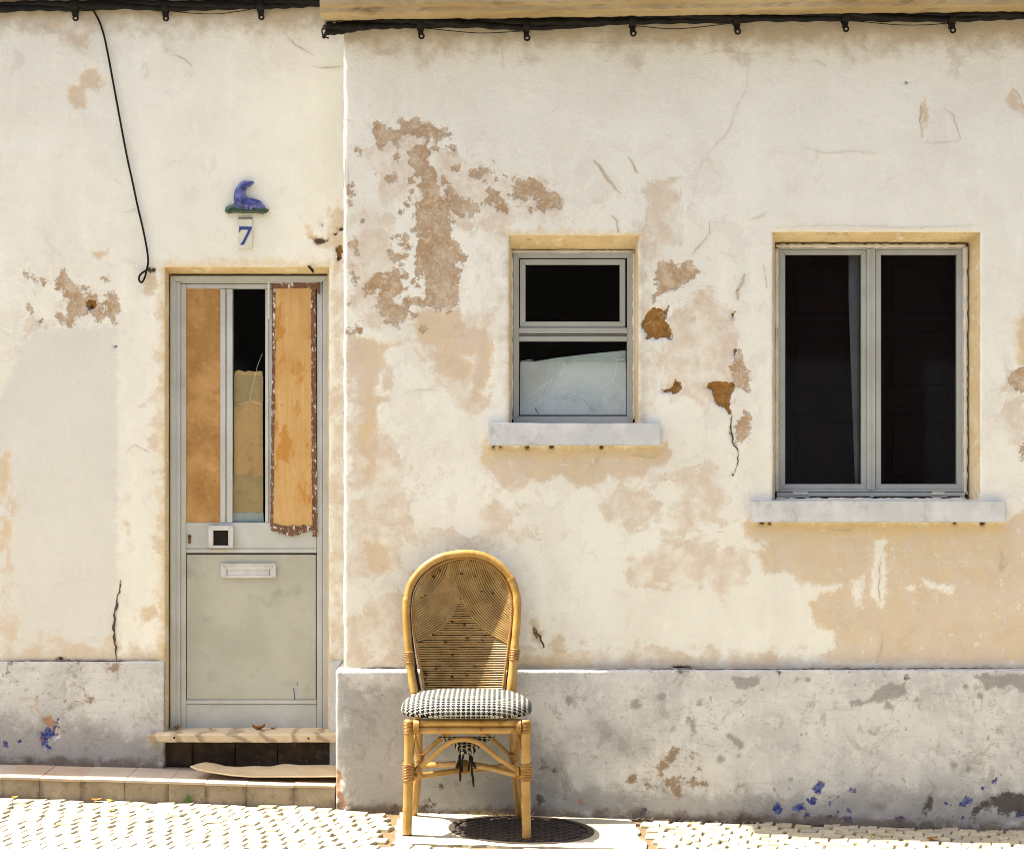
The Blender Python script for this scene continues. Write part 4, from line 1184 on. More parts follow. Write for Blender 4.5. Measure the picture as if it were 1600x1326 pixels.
crack(house2, [(186, 330), (200, 332), (212, 326)], 1.4, LY, 'crack_faint')
for q in range(26):   # crazed patches
    cx, cy = rng.choice([(1180, 880), (1100, 830), (1060, 480), (1040, 470)])
    a = cx + rng.uniform(-60, 60); b = cy + rng.uniform(-35, 35); t_ = rng.uniform(0, 3.1)
    crack(house, [(a, b), (a + 14 * math.cos(t_), b + 10 * math.sin(t_))], 0.8, 0, 'crack_pale', 1.8)
# shadow gap along the plinth top, drawn as thin dark strips
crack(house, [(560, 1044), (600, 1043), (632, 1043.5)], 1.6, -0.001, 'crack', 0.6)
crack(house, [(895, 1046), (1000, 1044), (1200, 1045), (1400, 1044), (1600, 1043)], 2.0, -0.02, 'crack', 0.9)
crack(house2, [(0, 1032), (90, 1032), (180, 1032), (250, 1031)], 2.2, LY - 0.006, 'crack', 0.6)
# curled flakes of limewash at the arris that catch the sun
def flake(pts, lift):
    m = MB()
    n = len(pts)
    c = (sum(p[0] for p in pts) / n, sum(p[1] for p in pts) / n)
    V = [P(p[0], p[1], -0.002 - lift * rng.uniform(0.4, 1)) for p in pts] + [P(c[0], c[1], -0.004)]
    m.add(V, [(i, (i + 1) % n, n) for i in range(n)])
    return m.build('paint_flake', M['wall_flake'], house)
M['wall_flake'] = NT('limewash_flake').fin((0.76, 0.73, 0.66), 0.9, 0.1)
flake([(542, 184), (551, 187), (552, 191), (545, 192)], 0.010)
flake([(538, 238), (541, 250), (543, 290), (538, 292)], 0.006)
flake([(537, 268), (540, 280), (539, 300)], 0.006)

# --- eaves, roofs
def eave():
    m = MB()
    x0, x1 = xpx(500, -0.2), 4.2
    z = lambda x: 3.080 + 0.0125 * (x + 0.73)
    N = 150
    prof = [(0.03, 0.006), (-0.17, 0.0), (-0.183, 0.006), (-0.186, 0.022), (-0.196, 0.030), (-0.20, 0.034), (-0.204, 0.20), (-0.215, 0.22), (-0.215, 0.30), (0.03, 0.30)]
    V, F = [], []
    for i in range(N + 1):
        x = x0 + (x1 - x0) * i / N
        for (y, dz) in prof: V.append((x + (rng.uniform(-0.004, 0.004) if i == 0 else 0), y + 0.004 * rng.uniform(-1, 1), z(x) + dz + 0.0028 * rng.uniform(-1, 1)))
    n = len(prof)
    for i in range(N):
        for j in range(n - 1):
            F.append((i * n + j, i * n + j + 1, (i + 1) * n + j + 1, (i + 1) * n + j))
    F.append(tuple(range(n - 1, -1, -1))); F.append(tuple(N * n + j for j in range(n)))
    m.add(V, F)
    # return of the eave along the gable end, over the left roof
    m.box(x0 + 0.002, WX + 0.03, 0.031, 1.5, 3.27, 3.379)
    m.build('eave', M['eave'], house)
    r = MB()
    r.add([(x0, -0.24, 3.40), (x1, -0.24, 3.47), (x1, 3.5, 4.6), (x0, 3.5, 4.55), (x0, -0.24, 3.37), (x1, -0.24, 3.44), (x1, 3.5, 4.5), (x0, 3.5, 4.45)],
          [(0, 1, 2, 3), (7, 6, 5, 4), (0, 4, 5, 1), (1, 5, 6, 2), (2, 6, 7, 3), (3, 7, 4, 0)])
    r.build('roof', M['roof'], house)  # unseen slab, added to block light from above
    m = MB()
    m.box(-4.2, x0 - 0.004, 0.19, LY + 0.03, 3.262, 3.42)
    m.build('eave', M['eave'], house2, 0.006)
    r = MB()
    r.add([(-4.2, 0.14, 3.45), (x0, 0.14, 3.45), (x0, 3.5, 4.5), (-4.2, 3.5, 4.5), (-4.2, 0.14, 3.421), (x0, 0.14, 3.421), (x0, 3.5, 4.4), (-4.2, 3.5, 4.4)],
          [(0, 1, 2, 3), (7, 6, 5, 4), (0, 4, 5, 1), (1, 5, 6, 2), (2, 6, 7, 3), (3, 7, 4, 0)])
    r.build('roof', M['roof'], house2)  # left slab, likewise unseen and there to block light
    # the end walls that close the two volumes
    e = MB(); e.box(4.2, 4.3, 0.0, 3.5, -0.2, 3.4); e.build('end_wall', M['wall_flake'], house)
    e = MB(); e.box(-4.3, -4.2, LY, 3.5, -0.2, 3.4); e.build('end_wall', M['wall_flake'], house2)
eave()


# --- openings
def reveal(parent, rect, yf, back, yb, name):
    """splayed plaster lining from the front arris (rect) to back (px l, r, t, b at depth yb)"""
    x0, x1, z0, z1 = rect
    e = 0.003
    fx0, fx1, fz0, fz1 = x0 - e, x1 + e, z0 - e, z1 + e
    bx0, bx1, bz1, bz0 = xpx(back[0], yb), xpx(back[1], yb), zpx(back[2], yb), zpx(back[3], yb)
    NL, ND = 46, 6
    m = MB()
    def strip(f0, f1, b0, b1, bulge):
        V, F = [], []
        for i in range(NL + 1):
            q = i / NL
            for j in range(ND + 1):
                d = j / ND
                a = Vector(f0).lerp(Vector(f1), q); b = Vector(b0).lerp(Vector(b1), q)
                p = a.lerp(b, d)
                k = math.sin(d * math.pi) * 0.004 + rng.uniform(-0.0007, 0.0007)
                V.append(p + Vector(bulge) * k)
        for i in range(NL):
            for j in range(ND):
                F.append((i * (ND + 1) + j, (i + 1) * (ND + 1) + j, (i + 1) * (ND + 1) + j + 1, i * (ND + 1) + j + 1))
        m.add(V, F, True)
    y0 = yf + 0.0065
    strip((fx0, y0, fz1), (fx1, y0, fz1), (bx0, yb, bz1), (bx1, yb, bz1), (0, 0, -1))
    strip((fx0, y0, fz0), (fx0, y0, fz1), (bx0, yb, bz0), (bx0, yb, bz1), (1, 0, 0))
    strip((fx1, y0, fz1), (fx1, y0, fz0), (bx1, yb, bz1), (bx1, yb, bz0), (-1, 0, 0))
    return m.build(name, M['reveal'], parent)


def ring(m, l, r, t, b, w, y0, y1, wb=None, mitre=True):
    """four mitred bars of a frame; w = bar width in px"""
    wt = w; wb = wb or w
    A = [(l, t), (r, t), (r, b), (l, b)]
    B = [(l + w, t + wt), (r - w, t + wt), (r - w, b - wb), (l + w, b - wb)]
    g = 0.12
    for i in range(4):
        a0, a1, b1, b0 = A[i], A[(i + 1) % 4], B[(i + 1) % 4], B[i]
        # hairline joint at each mitre
        def sh(p, q, k): return (p[0] + (q[0] - p[0]) * k, p[1] + (q[1] - p[1]) * k)
        L1 = math.hypot(a1[0] - a0[0], a1[1] - a0[1]); L2 = math.hypot(b1[0] - b0[0], b1[1] - b0[1])
        q = [sh(a0, a1, g / L1), sh(a1, a0, g / L1), sh(b1, b0, g / L2), sh(b0, b1, g / L2)]
        m.prism([(xpx(p[0], y0), zpx(p[1], y0)) for p in q], y0, y1)


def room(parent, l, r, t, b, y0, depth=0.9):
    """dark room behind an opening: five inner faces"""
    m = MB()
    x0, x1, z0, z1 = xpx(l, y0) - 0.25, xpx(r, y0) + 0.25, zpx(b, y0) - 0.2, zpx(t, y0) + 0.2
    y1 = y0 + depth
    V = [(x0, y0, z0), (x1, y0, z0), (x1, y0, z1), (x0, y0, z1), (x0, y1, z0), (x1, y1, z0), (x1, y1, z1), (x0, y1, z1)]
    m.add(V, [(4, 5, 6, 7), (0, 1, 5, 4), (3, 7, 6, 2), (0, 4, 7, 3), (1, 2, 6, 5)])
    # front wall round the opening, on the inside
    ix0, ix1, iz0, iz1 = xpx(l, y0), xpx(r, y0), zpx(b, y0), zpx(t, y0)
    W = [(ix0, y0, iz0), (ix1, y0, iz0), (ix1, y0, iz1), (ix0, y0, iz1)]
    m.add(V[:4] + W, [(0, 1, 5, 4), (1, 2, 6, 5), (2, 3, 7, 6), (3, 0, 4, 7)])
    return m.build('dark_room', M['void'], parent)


def putty_line(m, pts, w, y):
    """uneven bead along pixel points"""
    P2 = []
    for a, b in zip(pts[:-1], pts[1:]):
        n = max(2, int(math.hypot(b[0] - a[0], b[1] - a[1]) / 6))
        for i in range(n): P2.append((a[0] + (b[0] - a[0]) * i / n, a[1] + (b[1] - a[1]) * i / n))
    P2.append(pts[-1])
    k = (CAMD + y) / FPX
    m.tube([P(a, b, y) for a, b in P2], [w * k * 0.5 * rng.uniform(0.55, 1.25) for _ in P2], 6)

# small window
YB = 0.115
reveal(house, WIN_A, 0, (800, 991, 393, 664), YB, 'window_reveal')
wa = MB()
FY = 0.092
ring(wa, 802, 989, 394, 660, 9.0, FY, FY + 0.055, 10)
wa.pbox(811, 980, 512, 521, FY - 0.003, FY + 0.05)
wa.pbox(811, 980, 522, 524, FY + 0.006, FY + 0.05)
wa.pbox(811, 980, 525, 533, FY - 0.002, FY + 0.05)
win = wa.build('window', M['frame'], house, 0.0012, 1)
s = MB(); ring(s, 812.5, 977, 405, 511, 8.5, FY + 0.004, FY + 0.04); s.build('window_sash', M['frame'], win, 0.001, 1)
s = MB(); s.pbox(820, 969, 413, 503, FY + 0.018, FY + 0.022); s.build('glass_pane', M['glass'], win)
s = MB()
putty_line(s, [(799, 396), (799, 655)], 6, FY + 0.004); putty_line(s, [(800, 393), (991, 393)], 6, FY + 0.004); putty_line(s, [(991, 395), (991, 655)], 6.5, FY + 0.004)
s.build('putty', M['caulk'], win)
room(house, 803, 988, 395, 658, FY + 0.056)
# lower light: broken glass over a white board
bp = [(813, 566), (818, 564.5), (826, 564), (834, 565), (870, 559), (920, 553), (977.5, 547.5), (978.5, 648), (812.5, 648)]
s = MB(); s.prism([(xpx(a, FY + .036), zpx(b, FY + .036)) for a, b in bp], FY + 0.036, FY + 0.042); s.build('white_board', M['white_board'], win)
for pts in ([(811.5, 566), (811.5, 630), (864, 590), (870, 560)],
            [(811.5, 632), (864, 592), (845, 628), (838, 648), (811.5, 648)],
            [(838, 648), (846, 626), (870, 620), (881, 635), (888, 618), (904, 616), (930, 643), (930, 648)],
            [(904, 616), (912, 616), (934, 637), (957, 596), (978, 608), (978, 648), (931, 648)],
            [(957, 596), (965, 561), (978.5, 552), (978, 607)],
            [(864, 590), (870, 560), (920, 554), (965, 561), (957, 596), (934, 637), (912, 616), (888, 618), (881, 635), (870, 620), (846, 626)]):
    y = FY + 0.020
    a, b, c = rng.uniform(-5e-5, 5e-5), rng.uniform(-8e-5, 8e-5), rng.uniform(0, 0.003)
    V = [P(px, py, y + c + a * (px - 895) + b * (py - 600)) for px, py in pts]
    s = MB(); s.add(V, [tuple(range(len(V)))]); s.build('glass_shard', M['shard'], win)
ZW = lambda q: (740 + q[0] / 3.316, 340 + q[1] / 3.316)
s = MB()
for pts in ([(245, 985), (280, 1005), (330, 960), (385, 890), (410, 830)], [(245, 960), (330, 900), (412, 832)], [(330, 990), (345, 950), (380, 930), (430, 930), (455, 940), (468, 978), (490, 925), (515, 912), (545, 915)],
            [(545, 915), (580, 940), (630, 1005)], [(570, 915), (605, 950), (640, 985)], [(650, 905), (680, 870), (720, 850), (735, 800), (745, 735)], [(670, 930), (700, 960), (740, 990)], [(720, 850), (780, 890)], [(735, 740), (780, 730)], [(410, 830), (470, 790), (500, 760)], [(240, 745), (300, 735), (310, 748)]):
    s.tube([P(*ZW(q), FY + 0.0165) for q in pts], 0.0012 * rng.uniform(0.5, 1.1), 4)
s.build('glass_edge', M['shard_edge'], win)
s = MB(); s.tube([P(*ZW(q), FY + 0.016) for q in ((318, 985), (328, 1000), (335, 1018))], 0.0014, 4); s.build('glass_crack', M['gap'], win)
s = MB(); s.pbox(811, 980, 534, 566, FY + 0.021, FY + 0.023); s.build('glass_pane', M['glass'], win)
s = MB(); s.box(xpx(762.5, -0.035), xpx(1033, -0.035), -0.035, 0.10, zpx(696, -0.035), zpx(660.5, -0.035)); sillA = s.build('window_sill', M['sill'], win, 0.003, 2)

# large window
reveal(house, WIN_B, 0, (1211, 1511, 381, 786), YB, 'window_reveal')
wb = MB()
ring(wb, 1215, 1507, 386, 768, 3.5, FY, FY + 0.05, 3.5)
wb.pbox(1354.5, 1368, 389.5, 765, FY - 0.003, FY + 0.05)
wb.pbox(1360, 1362, 389.5, 765, FY - 0.006, FY)
wb.pbox(1214, 1508, 769, 777, FY - 0.012, FY + 0.05)
winb = wb.build('window', M['frame'], house, 0.001, 1)
for (l, r) in ((1218.8, 1354), (1368.5, 1503.2)):
    s = MB(); ring(s, l, r, 390, 764.3, 8, FY + 0.004, FY + 0.04)
    s.build('window_sash', M['frame'], winb, 0.001, 1)
    s = MB(); s.pbox(l + 6, r - 6, 397, 758, FY + 0.018, FY + 0.022); s.build('glass_pane', M['glass'], winb)
s = MB()
putty_line(s, [(1213, 388), (1213, 768)], 6, FY + 0.002); putty_line(s, [(1212, 384), (1509, 384)], 7, FY + 0.002); putty_line(s, [(1508.5, 386), (1508.5, 772)], 8, FY + 0.002)
putty_line(s, [(1212, 780), (1510, 780)], 5, FY - 0.03)
s.build('putty', M['caulk'], winb)
for a_, b_ in ((1239, 1262), (1457, 1476)):
    s = MB(); s.pbox(a_, b_, 768.5, 772.5, FY - 0.016, FY); s.build('window_stop', M['caulk'], winb)
s = MB(); s.pbox(1265, 1360, 775, 776.8, FY - 0.0135, FY - 0.010); s.pbox(1365, 1455, 775, 776.8, FY - 0.0135, FY - 0.010); s.pbox(1480, 1500, 774.6, 776.6, FY - 0.0135, FY - 0.010); s.build('drain_slot', M['gap'], winb)
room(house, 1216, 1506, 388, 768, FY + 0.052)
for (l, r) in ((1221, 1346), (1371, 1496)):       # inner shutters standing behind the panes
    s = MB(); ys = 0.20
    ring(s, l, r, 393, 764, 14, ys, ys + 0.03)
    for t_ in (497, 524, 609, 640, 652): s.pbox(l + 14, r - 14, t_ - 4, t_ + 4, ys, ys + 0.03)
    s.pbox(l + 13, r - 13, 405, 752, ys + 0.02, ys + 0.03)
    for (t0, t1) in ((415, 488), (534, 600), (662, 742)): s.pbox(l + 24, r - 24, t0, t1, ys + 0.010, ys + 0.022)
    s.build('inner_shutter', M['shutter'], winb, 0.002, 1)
s = MB()      # strip of curtain
V, F = [], []
for i in range(24):
    q = i / 23
    py_ = 396 + 364 * q
    l = 1326 + 10 * max(0, q - 0.2) / 0.8
    for j in range(5):
        u = j / 4
        V.append(P(l + (1343 - l) * u, py_, 0.165 + 0.006 * math.sin(u * 6.3 + q)))
for i in range(23):
    for j in range(4): F.append((i * 5 + j, i * 5 + j + 1, (i + 1) * 5 + j + 1, (i + 1) * 5 + j))
s.add(V, F, True); s.build('curtain', M['curtain'], winb)
s = MB(); s.box(xpx(1172.5, -0.035), xpx(1572, -0.035), -0.035, 0.10, zpx(815.5, -0.035), zpx(782, -0.035)); s.build('window_sill', M['sill'], winb, 0.003, 2)

# ------------------------------------------------------------------ door
DY = 0.385
reveal(house2, (DOOR[0], DOOR[1], zpx(1146, LY), DOOR[3]), LY, (266, 512, 431, 1146), DY + 0.03, 'door_reveal')
d = MB()
def bar(px0, px1, py0, py1, y0=DY, y1=DY + 0.05): d.pbox(px0, px1, py0, py1, y0, y1)
ring(d, 266, 513, 431, 1150, 8.5, DY - 0.012, DY + 0.045, 4)
bar(275, 282, 440, 1138, DY - 0.004); bar(504, 507, 440, 1138, DY - 0.004); bar(282.5, 503, 435, 442.5, DY - 0.006)
door = d.build('door', M['door_frame'], house2, 0.001, 1)
d = MB()
bar(283, 290.5, 443.5, 1137); bar(495, 503.5, 443.5, 1137); bar(291, 494.5, 443.5, 451)
bar(344.2, 352, 451.5, 816); bar(354.5, 363, 451.5, 816); bar(352, 354.5, 451.5, 816, DY + 0.007)
bar(414.5, 419.5, 451.5, 816); bar(420, 425.5, 451.5, 816, DY + 0.004)
bar(291, 494.5, 816.5, 856.5, DY + 0.002); bar(291, 494.5, 857.3, 863.5, DY - 0.002)
bar(291, 494.5, 1093.5, 1099, DY - 0.003); bar(291, 494.5, 1099.6, 1137, DY + 0.002)
leaf = d.build('door_leaf', M['door_frame'], door, 0.001, 1)
d = MB(); d.pbox(292, 493.5, 866, 1092.3, DY + 0.004, DY + 0.02); d.build('lower_panel', M['door_panel'], door, 0.001, 1)
d = MB(); d.pbox(290, 496, 863, 1094, DY + 0.0205, DY + 0.03); d.build('panel_gap', M['gap'], door)
d = MB(); d.pbox(289.5, 345, 450, 817, DY + 0.006, DY + 0.014); o = d.build('infill_board', M['ply_left'], door)
d = MB(); d.pbox(362, 416, 450, 817, DY + 0.016, DY + 0.019); d.build('glass_pane', M['glass'], door)
# backing paper behind the pane, torn along the top
top = [(366, 584), (368, 580), (373, 578), (378, 579.5), (383, 581), (388, 579), (393, 580), (399, 580.5), (404, 579.5), (410, 580)]
yy = DY + 0.03
d = MB(); d.prism([(xpx(a, yy), zpx(b, yy)) for a, b in top + [(411, 760), (366, 760)]], yy, yy + 0.002); d.build('backing_paper', M['paper'], door)
d = MB(); d.prism([(xpx(a, yy - .003), zpx(b, yy - .003)) for a, b in [(366, 586), (411, 588), (411, 627), (395, 624), (380, 630), (366, 632)]], yy - 0.003, yy - 0.0015); d.build('backing_paper', M['paper_grey'], door)
d = MB(); d.prism([(xpx(a, yy - .003), zpx(b, yy - .003)) for a, b in [(365, 744), (380, 742), (400, 745), (411, 741), (411, 806), (364, 808)]], yy - 0.003, yy - 0.0015); d.build('backing_paper', M['paper_grey'], door)
d = MB(); d.prism([(xpx(a, yy - .006), zpx(b, yy - .006)) for a, b in [(363, 803), (372, 800), (382, 802), (394, 799), (404, 802), (411, 800), (412, 816), (363, 816)]], yy - 0.006, yy - 0.0035); d.build('white_scrap', M['plaster_scrap'], door)
crk = MB()
for pts in ([(410, 552), (402, 572), (398, 590), (393, 610), (391, 625)], [(391, 625), (380, 630), (368, 632)], [(391, 625), (402, 630), (410, 632)]):
    crk.tube([P(a, b, DY + 0.0155) for a, b in pts], 0.0005, 4)
crk.build('glass_crack', M['shard_edge'], door)
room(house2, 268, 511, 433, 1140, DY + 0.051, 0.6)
d = MB(); d.pbox(427, 491.5, 445, 824, DY - 0.004, DY + 0.002); d.build('infill_board', M['ply_right'], door)
tape_n = [0]
def tape_strip(pts, w0, w1):
    d = MB()
    tape_n[0] += 1
    # ragged-edged strip: pts = px polyline (centre), widths in px
    P2 = []
    for a, b in zip(pts[:-1], pts[1:]):
        n = max(2, int(math.hypot(b[0] - a[0], b[1] - a[1]) / 4))
        for i in range(n): P2.append((a[0] + (b[0] - a[0]) * i / n, a[1] + (b[1] - a[1]) * i / n))
    P2.append(pts[-1])
    k = (CAMD + DY) / FPX
    d.ribbon([(xpx(a, DY - .006), zpx(b, DY - .006)) for a, b in P2], [k * rng.uniform(w0, w1) for _ in P2], DY - 0.0052 - 0.0004 * tape_n[0])
    return d.build('tape', M['tape'], door)
tape_strip([(428, 446), (427.5, 560), (426, 700), (424.5, 822)], 3.5, 6)
tape_strip([(489.5, 446), (490, 560), (490.5, 700), (492, 838)], 6, 9)
tape_strip([(424, 447), (460, 446), (500, 446)], 7.5, 9.5)
tape_strip([(497.5, 441), (497.5, 459)], 5, 6)
tape_strip([(424, 823), (445, 826), (470, 826), (494, 824)], 6, 13)
tape_strip([(436, 832), (458, 835), (470, 832)], 3, 7)
d = MB(); d.pbox(418, 421, 436, 498, DY - 0.0095, DY - 0.0085); d.build('masking_tape', M['caulk'], door)
# lock box, keyhole, letter slot
d = MB(); ring(d, 325.5, 364, 821, 856, 7.5, DY - 0.022, DY + 0.0, 4); d.build('lock_box', M['steel'], door, 0.0015, 1)
d = MB(); d.pbox(331, 360, 825, 853, DY - 0.012, DY - 0.006); d.build('lock_hole', M['gap'], door)
d = MB()
d.tube([P(296, 838, DY - 0.001), P(296, 838, DY - 0.004)], 0.0075, 14); d.tube([P(296, 846, DY - 0.001), P(296, 846, DY - 0.003)], 0.0045, 10)
d.pbox(294, 298, 838, 849, DY - 0.003, DY); d.build('keyhole', M['rust'], door)
d = MB(); ring(d, 345, 431, 880.5, 902.5, 9, DY - 0.010, DY + 0.004, 4); d.pbox(345.5, 430.5, 880, 882, DY - 0.0125, DY - 0.0105); slot = d.build('letter_slot', M['steel'], door, 0.001, 1)
d = MB(); d.pbox(355, 421, 885, 900, DY - 0.006, DY + 0.0); d.build('letter_flap', M['steel'], slot, 0.001, 1)
# scratches on the panel
for pts, w, mt in (([(459, 1074), (460.5, 1094)], 1.6, 'numeral'), ([(455, 1052), (484, 1053)], 0.9, 'crack_pale'), ([(354, 905), (354.5, 946)], 0.9, 'crack_pale'), ([(464, 1064), (464.5, 1071)], 1.0, 'crack')):
    d = MB(); d.ribbon([(xpx(a, DY + .003), zpx(b, DY + .003)) for a, b in pts], [w * 0.0026] * len(pts), DY + 0.0035); d.build('scratch', M[mt], door)
d = MB()
for q in range(30):
    a, b = rng.choice([(375, 1035), (395, 1040), (360, 1010), (415, 1030), (450, 1025), (330, 1005)])
    a += rng.gauss(0, 9); b += rng.gauss(0, 6)
    d.prism([(xpx(a + rng.uniform(-1.6, 1.6), DY + .003), zpx(b + rng.uniform(-1.2, 1.2), DY + .003)) for _ in range(3)], DY + 0.0033, DY + 0.0045)
d.build('scuff', M['crack_pale'], door, kind='stuff')

# door sill and the dark footing under it
SY = 0.235
d = MB()
xa, xb = xpx(231.5, SY), PX0 + 0.05
zt, zb = zpx(1146.5, SY), zpx(1159.5, SY)
V, F = [], []
NX = 40
prof = [(0.40, zb), (SY + 0.003, zb), (SY, zb + 0.004), (SY, zt - 0.005), (SY + 0.004, zt), (DY + 0.012, zt + 0.004)]
for i in range(NX + 1):
    x = xa + (xb - xa) * i / NX
    for j, (y, z) in enumerate(prof): V.append((x, y + (rng.uniform(-0.0015, 0.0015) if 0 < j < 5 else 0), z + (rng.uniform(-0.0012, 0.0012) if 0 < j < 5 else 0)))
n = len(prof)
for i in range(NX):
    for j in range(n - 1): F.append((i * n + j, i * n + j + 1, (i + 1) * n + j + 1, (i + 1) * n + j))
F += [tuple(range(n)), tuple(NX * n + j for j in range(n - 1, -1, -1))]
d.add([v for v in V], [f[::-1] for f in F])
sill = d.build('door_sill', M['marble'], house2)
d = MB()
for a, b in ((272, 1152), (482, 1153)): d.tube([P(a, b, SY - 0.0015), P(a, b, SY + 0.004)], 0.0042, 12)
d.build('bolt_hole', M['gap'], sill)
fx = [239, 300, 368, 434, 545]
for a, b in zip(fx[:-1], fx[1:]):
    d = MB()
    j = lambda: rng.uniform(-1.2, 1.2)
    y = LY + 0.035 + rng.uniform(-0.008, 0.008)
    V, F = [], []
    NN = 6
    for i in range(NN):
        for q in range(NN):
            u, v = i / (NN - 1), q / (NN - 1)
            ed = min(u, 1 - u, v, 1 - v)
            p = P(a + 0.8 + (b - a - 1.6) * u + j() * 0.3, 1157 + 46 * v, y + rng.uniform(-0.003, 0.003) + (0.012 if ed == 0 else 0))
            V.append(p)
    for i in range(NN - 1):
        for q in range(NN - 1): F.append((i * NN + q, i * NN + q + 1, (i + 1) * NN + q + 1, (i + 1) * NN + q))
    d.add(V, F, True); d.build('footing_stone', M['dark_stone'], house2)
d = MB(); d.pbox(236, 545, 1150, 1215, LY + 0.056, LY + 0.07); d.build('footing_backing', M['gap'], house2)

# ------------------------------------------------------------------ cable bundles and the loose wire
def smooth(pts, n=8):
    """Catmull-Rom through the points"""
    pts = [Vector(p) for p in pts]
    Q = [pts[0] * 2 - pts[1]] + pts + [pts[-1] * 2 - pts[-2]]
    out = []
    for i in range(1, len(Q) - 2):
        for k in range(n):
            t = k / n
            a, b, c, e = Q[i - 1], Q[i], Q[i + 1], Q[i + 2]
            out.append(0.5 * ((2 * b) + (c - a) * t + (2 * a - 5 * b + 4 * c - e) * t * t + (3 * b - a - 3 * c + e) * t ** 3))
    out.append(pts[-1])
    return out

def bundle(path, y, clips, r, label, sagwire, extend):
    root = thing('cable_bundle', label, 'cable', P(path[0][0], path[0][1], y))
    ctr = smooth([P(a, b, y) for a, b in path], 14)
    for k in range(3):
        pts = []
        for i, p in enumerate(ctr):
            a = i * 0.055 + k * 2.1
            pts.append(p + Vector((0, math.cos(a) * r * 0.95, math.sin(a) * r * 0.85 + 0.002 * math.sin(i * 0.9 + k))))
        m = MB(); m.tube(pts, r, 8); m.build('cable', M['black'], root)
    for (cx, cy) in clips:
        m = MB()
        band = []
        for q in range(13):
            a = 2 * math.pi * q / 12
            band.append((math.cos(a) * r * 2.15, math.sin(a) * r * 2.35))
        c = P(cx, cy, y)
        w = 0.013
        V, F = [], []
        for (b, z) in band: V += [(c.x - w, c.y + b, c.z + z), (c.x + w, c.y + b, c.z + z)]
        for q in range(12): F.append((2 * q, 2 * q + 1, 2 * q + 3, 2 * q + 2))
        m.add(V, F, True)
        # stem and nail eye under the band
        m.box(c.x - 0.009, c.x + 0.011, c.y - 0.012, c.y + 0.02, c.z - r * 2.2 - 0.016, c.z - r * 1.9)
        eye = [(c.x + 0.004 + 0.0095 * math.cos(2 * math.pi * q / 12), c.y - 0.004, c.z - r * 2.2 - 0.024 + 0.0095 * math.sin(2 * math.pi * q / 12)) for q in range(12)]
        m.tube(eye, 0.0042, 6, closed=True)
        m.build('cable_clip', M['black'], root)
    for w in sagwire:
        m = MB(); m.tube(smooth([P(a, b, y + 0.006) for a, b in w], 6), 0.0017, 6); m.build('thin_wire', M['black'], root)
    return root

bR = bundle([(508, 46), (528, 44), (560, 40), (610, 36), (657, 34), (740, 36), (822, 38), (905, 34), (988, 30), (1070, 27), (1151, 27), (1235, 25), (1320, 23), (1400, 26), (1487, 25), (1560, 22), (1640, 22), (1900, 22)], -0.03,
            [(657, 35), (822, 38), (988, 31), (1151, 28), (1320, 24), (1487, 26)], 0.0138, 'thick black cable bundle clipped under the eave above the two windows',
            [[(660, 44), (700, 48), (750, 52), (800, 50), (822, 48)], [(830, 46), (900, 44), (950, 38), (985, 36)], [(988, 40), (1040, 45), (1080, 44), (1150, 36)], [(1325, 32), (1400, 39), (1450, 39), (1487, 36)]], True)
# ragged taped end of the bundle at the corner
m = MB()
for q in range(7):
    a = rng.uniform(-0.6, 0.6)
    m.tube([P(528 + rng.uniform(-3, 8), 45 + rng.uniform(-4, 4), -0.026 + rng.uniform(-0.01, 0.01)), P(514 + rng.uniform(-4, 4), 44 + rng.uniform(-8, 8), -0.03), P(506 + rng.uniform(-3, 6), 50 + rng.uniform(-6, 10), -0.028)], rng.uniform(0.004, 0.008), 7)
m.build('taped_end', M['black'], bR)
m = MB(); m.tube(smooth([P(531, 36, -0.02), P(520, 34, -0.02), P(508, 38, -0.02), P(503, 48, -0.02), P(506, 57, -0.02), P(514, 60, -0.02)], 5), 0.003, 6); m.build('thin_wire', M['black'], bR)
bundle([(-300, 16), (-60, 14), (0, 13), (60, 9), (117, 9), (190, 8), (258, 9), (330, 8), (407, 7), (460, 4), (512, 1)], LY - 0.022, [(117, 9), (258, 9.5), (407, 7.5)], 0.0125,
       'black cable bundle clipped along the top of the set back wall above the numbered door', [[(262, 17), (300, 21), (340, 22), (380, 17), (405, 12)]], True)

wy = LY - 0.012
wire = thing('hanging_wire', 'loose black wire hanging down the wall, ending in a small loop left of the door', 'wire', P(231, 425, LY))
m = MB()
pts = [(143, 12), (149, 22), (156, 36), (163, 58), (170, 92), (177, 130), (184, 168), (191, 206), (199, 248), (207, 284), (215, 322), (223, 356), (229, 386), (231.5, 408), (229, 422), (226, 434), (221.5, 441), (217.5, 438), (218, 431), (224, 425), (231, 421)]
m.tube(smooth([P(a, b, wy - (0.006 if i > 14 else 0)) for i, (a, b) in enumerate(pts)], 6), 0.0041, 8); m.build('wire', M['black'], wire)
m = MB(); m.tube([P(233, 421, LY + 0.002), P(233, 421, LY - 0.016)], [0.009, 0.006], 10); m.tube([P(229, 418, LY - 0.01), P(236, 426, LY - 0.012)], 0.004, 6); m.build('wall_hook', M['rust'], wire)

# stub over the door
stub = thing('cable_stub', 'short bent black cable stub sticking out above the right corner of the door', 'cable stub', P(485, 420, LY))
m = MB(); m.tube(smooth([P(481, 416, LY + 0.02), P(483, 417, LY - 0.008), P(486, 420, LY - 0.014), P(489, 425, LY - 0.012)], 5), [0.002 + 0.003 * math.sin(0.3 + 2.5 * i / 15) for i in range(16)], 8); m.build('stub', M['black'], stub)
m = MB(); m.tube([P(484, 418, LY - 0.012), P(490, 421, LY - 0.016), P(489.5, 427, LY - 0.013)], 0.0016, 6); m.build('wire_end', M['black'], stub)

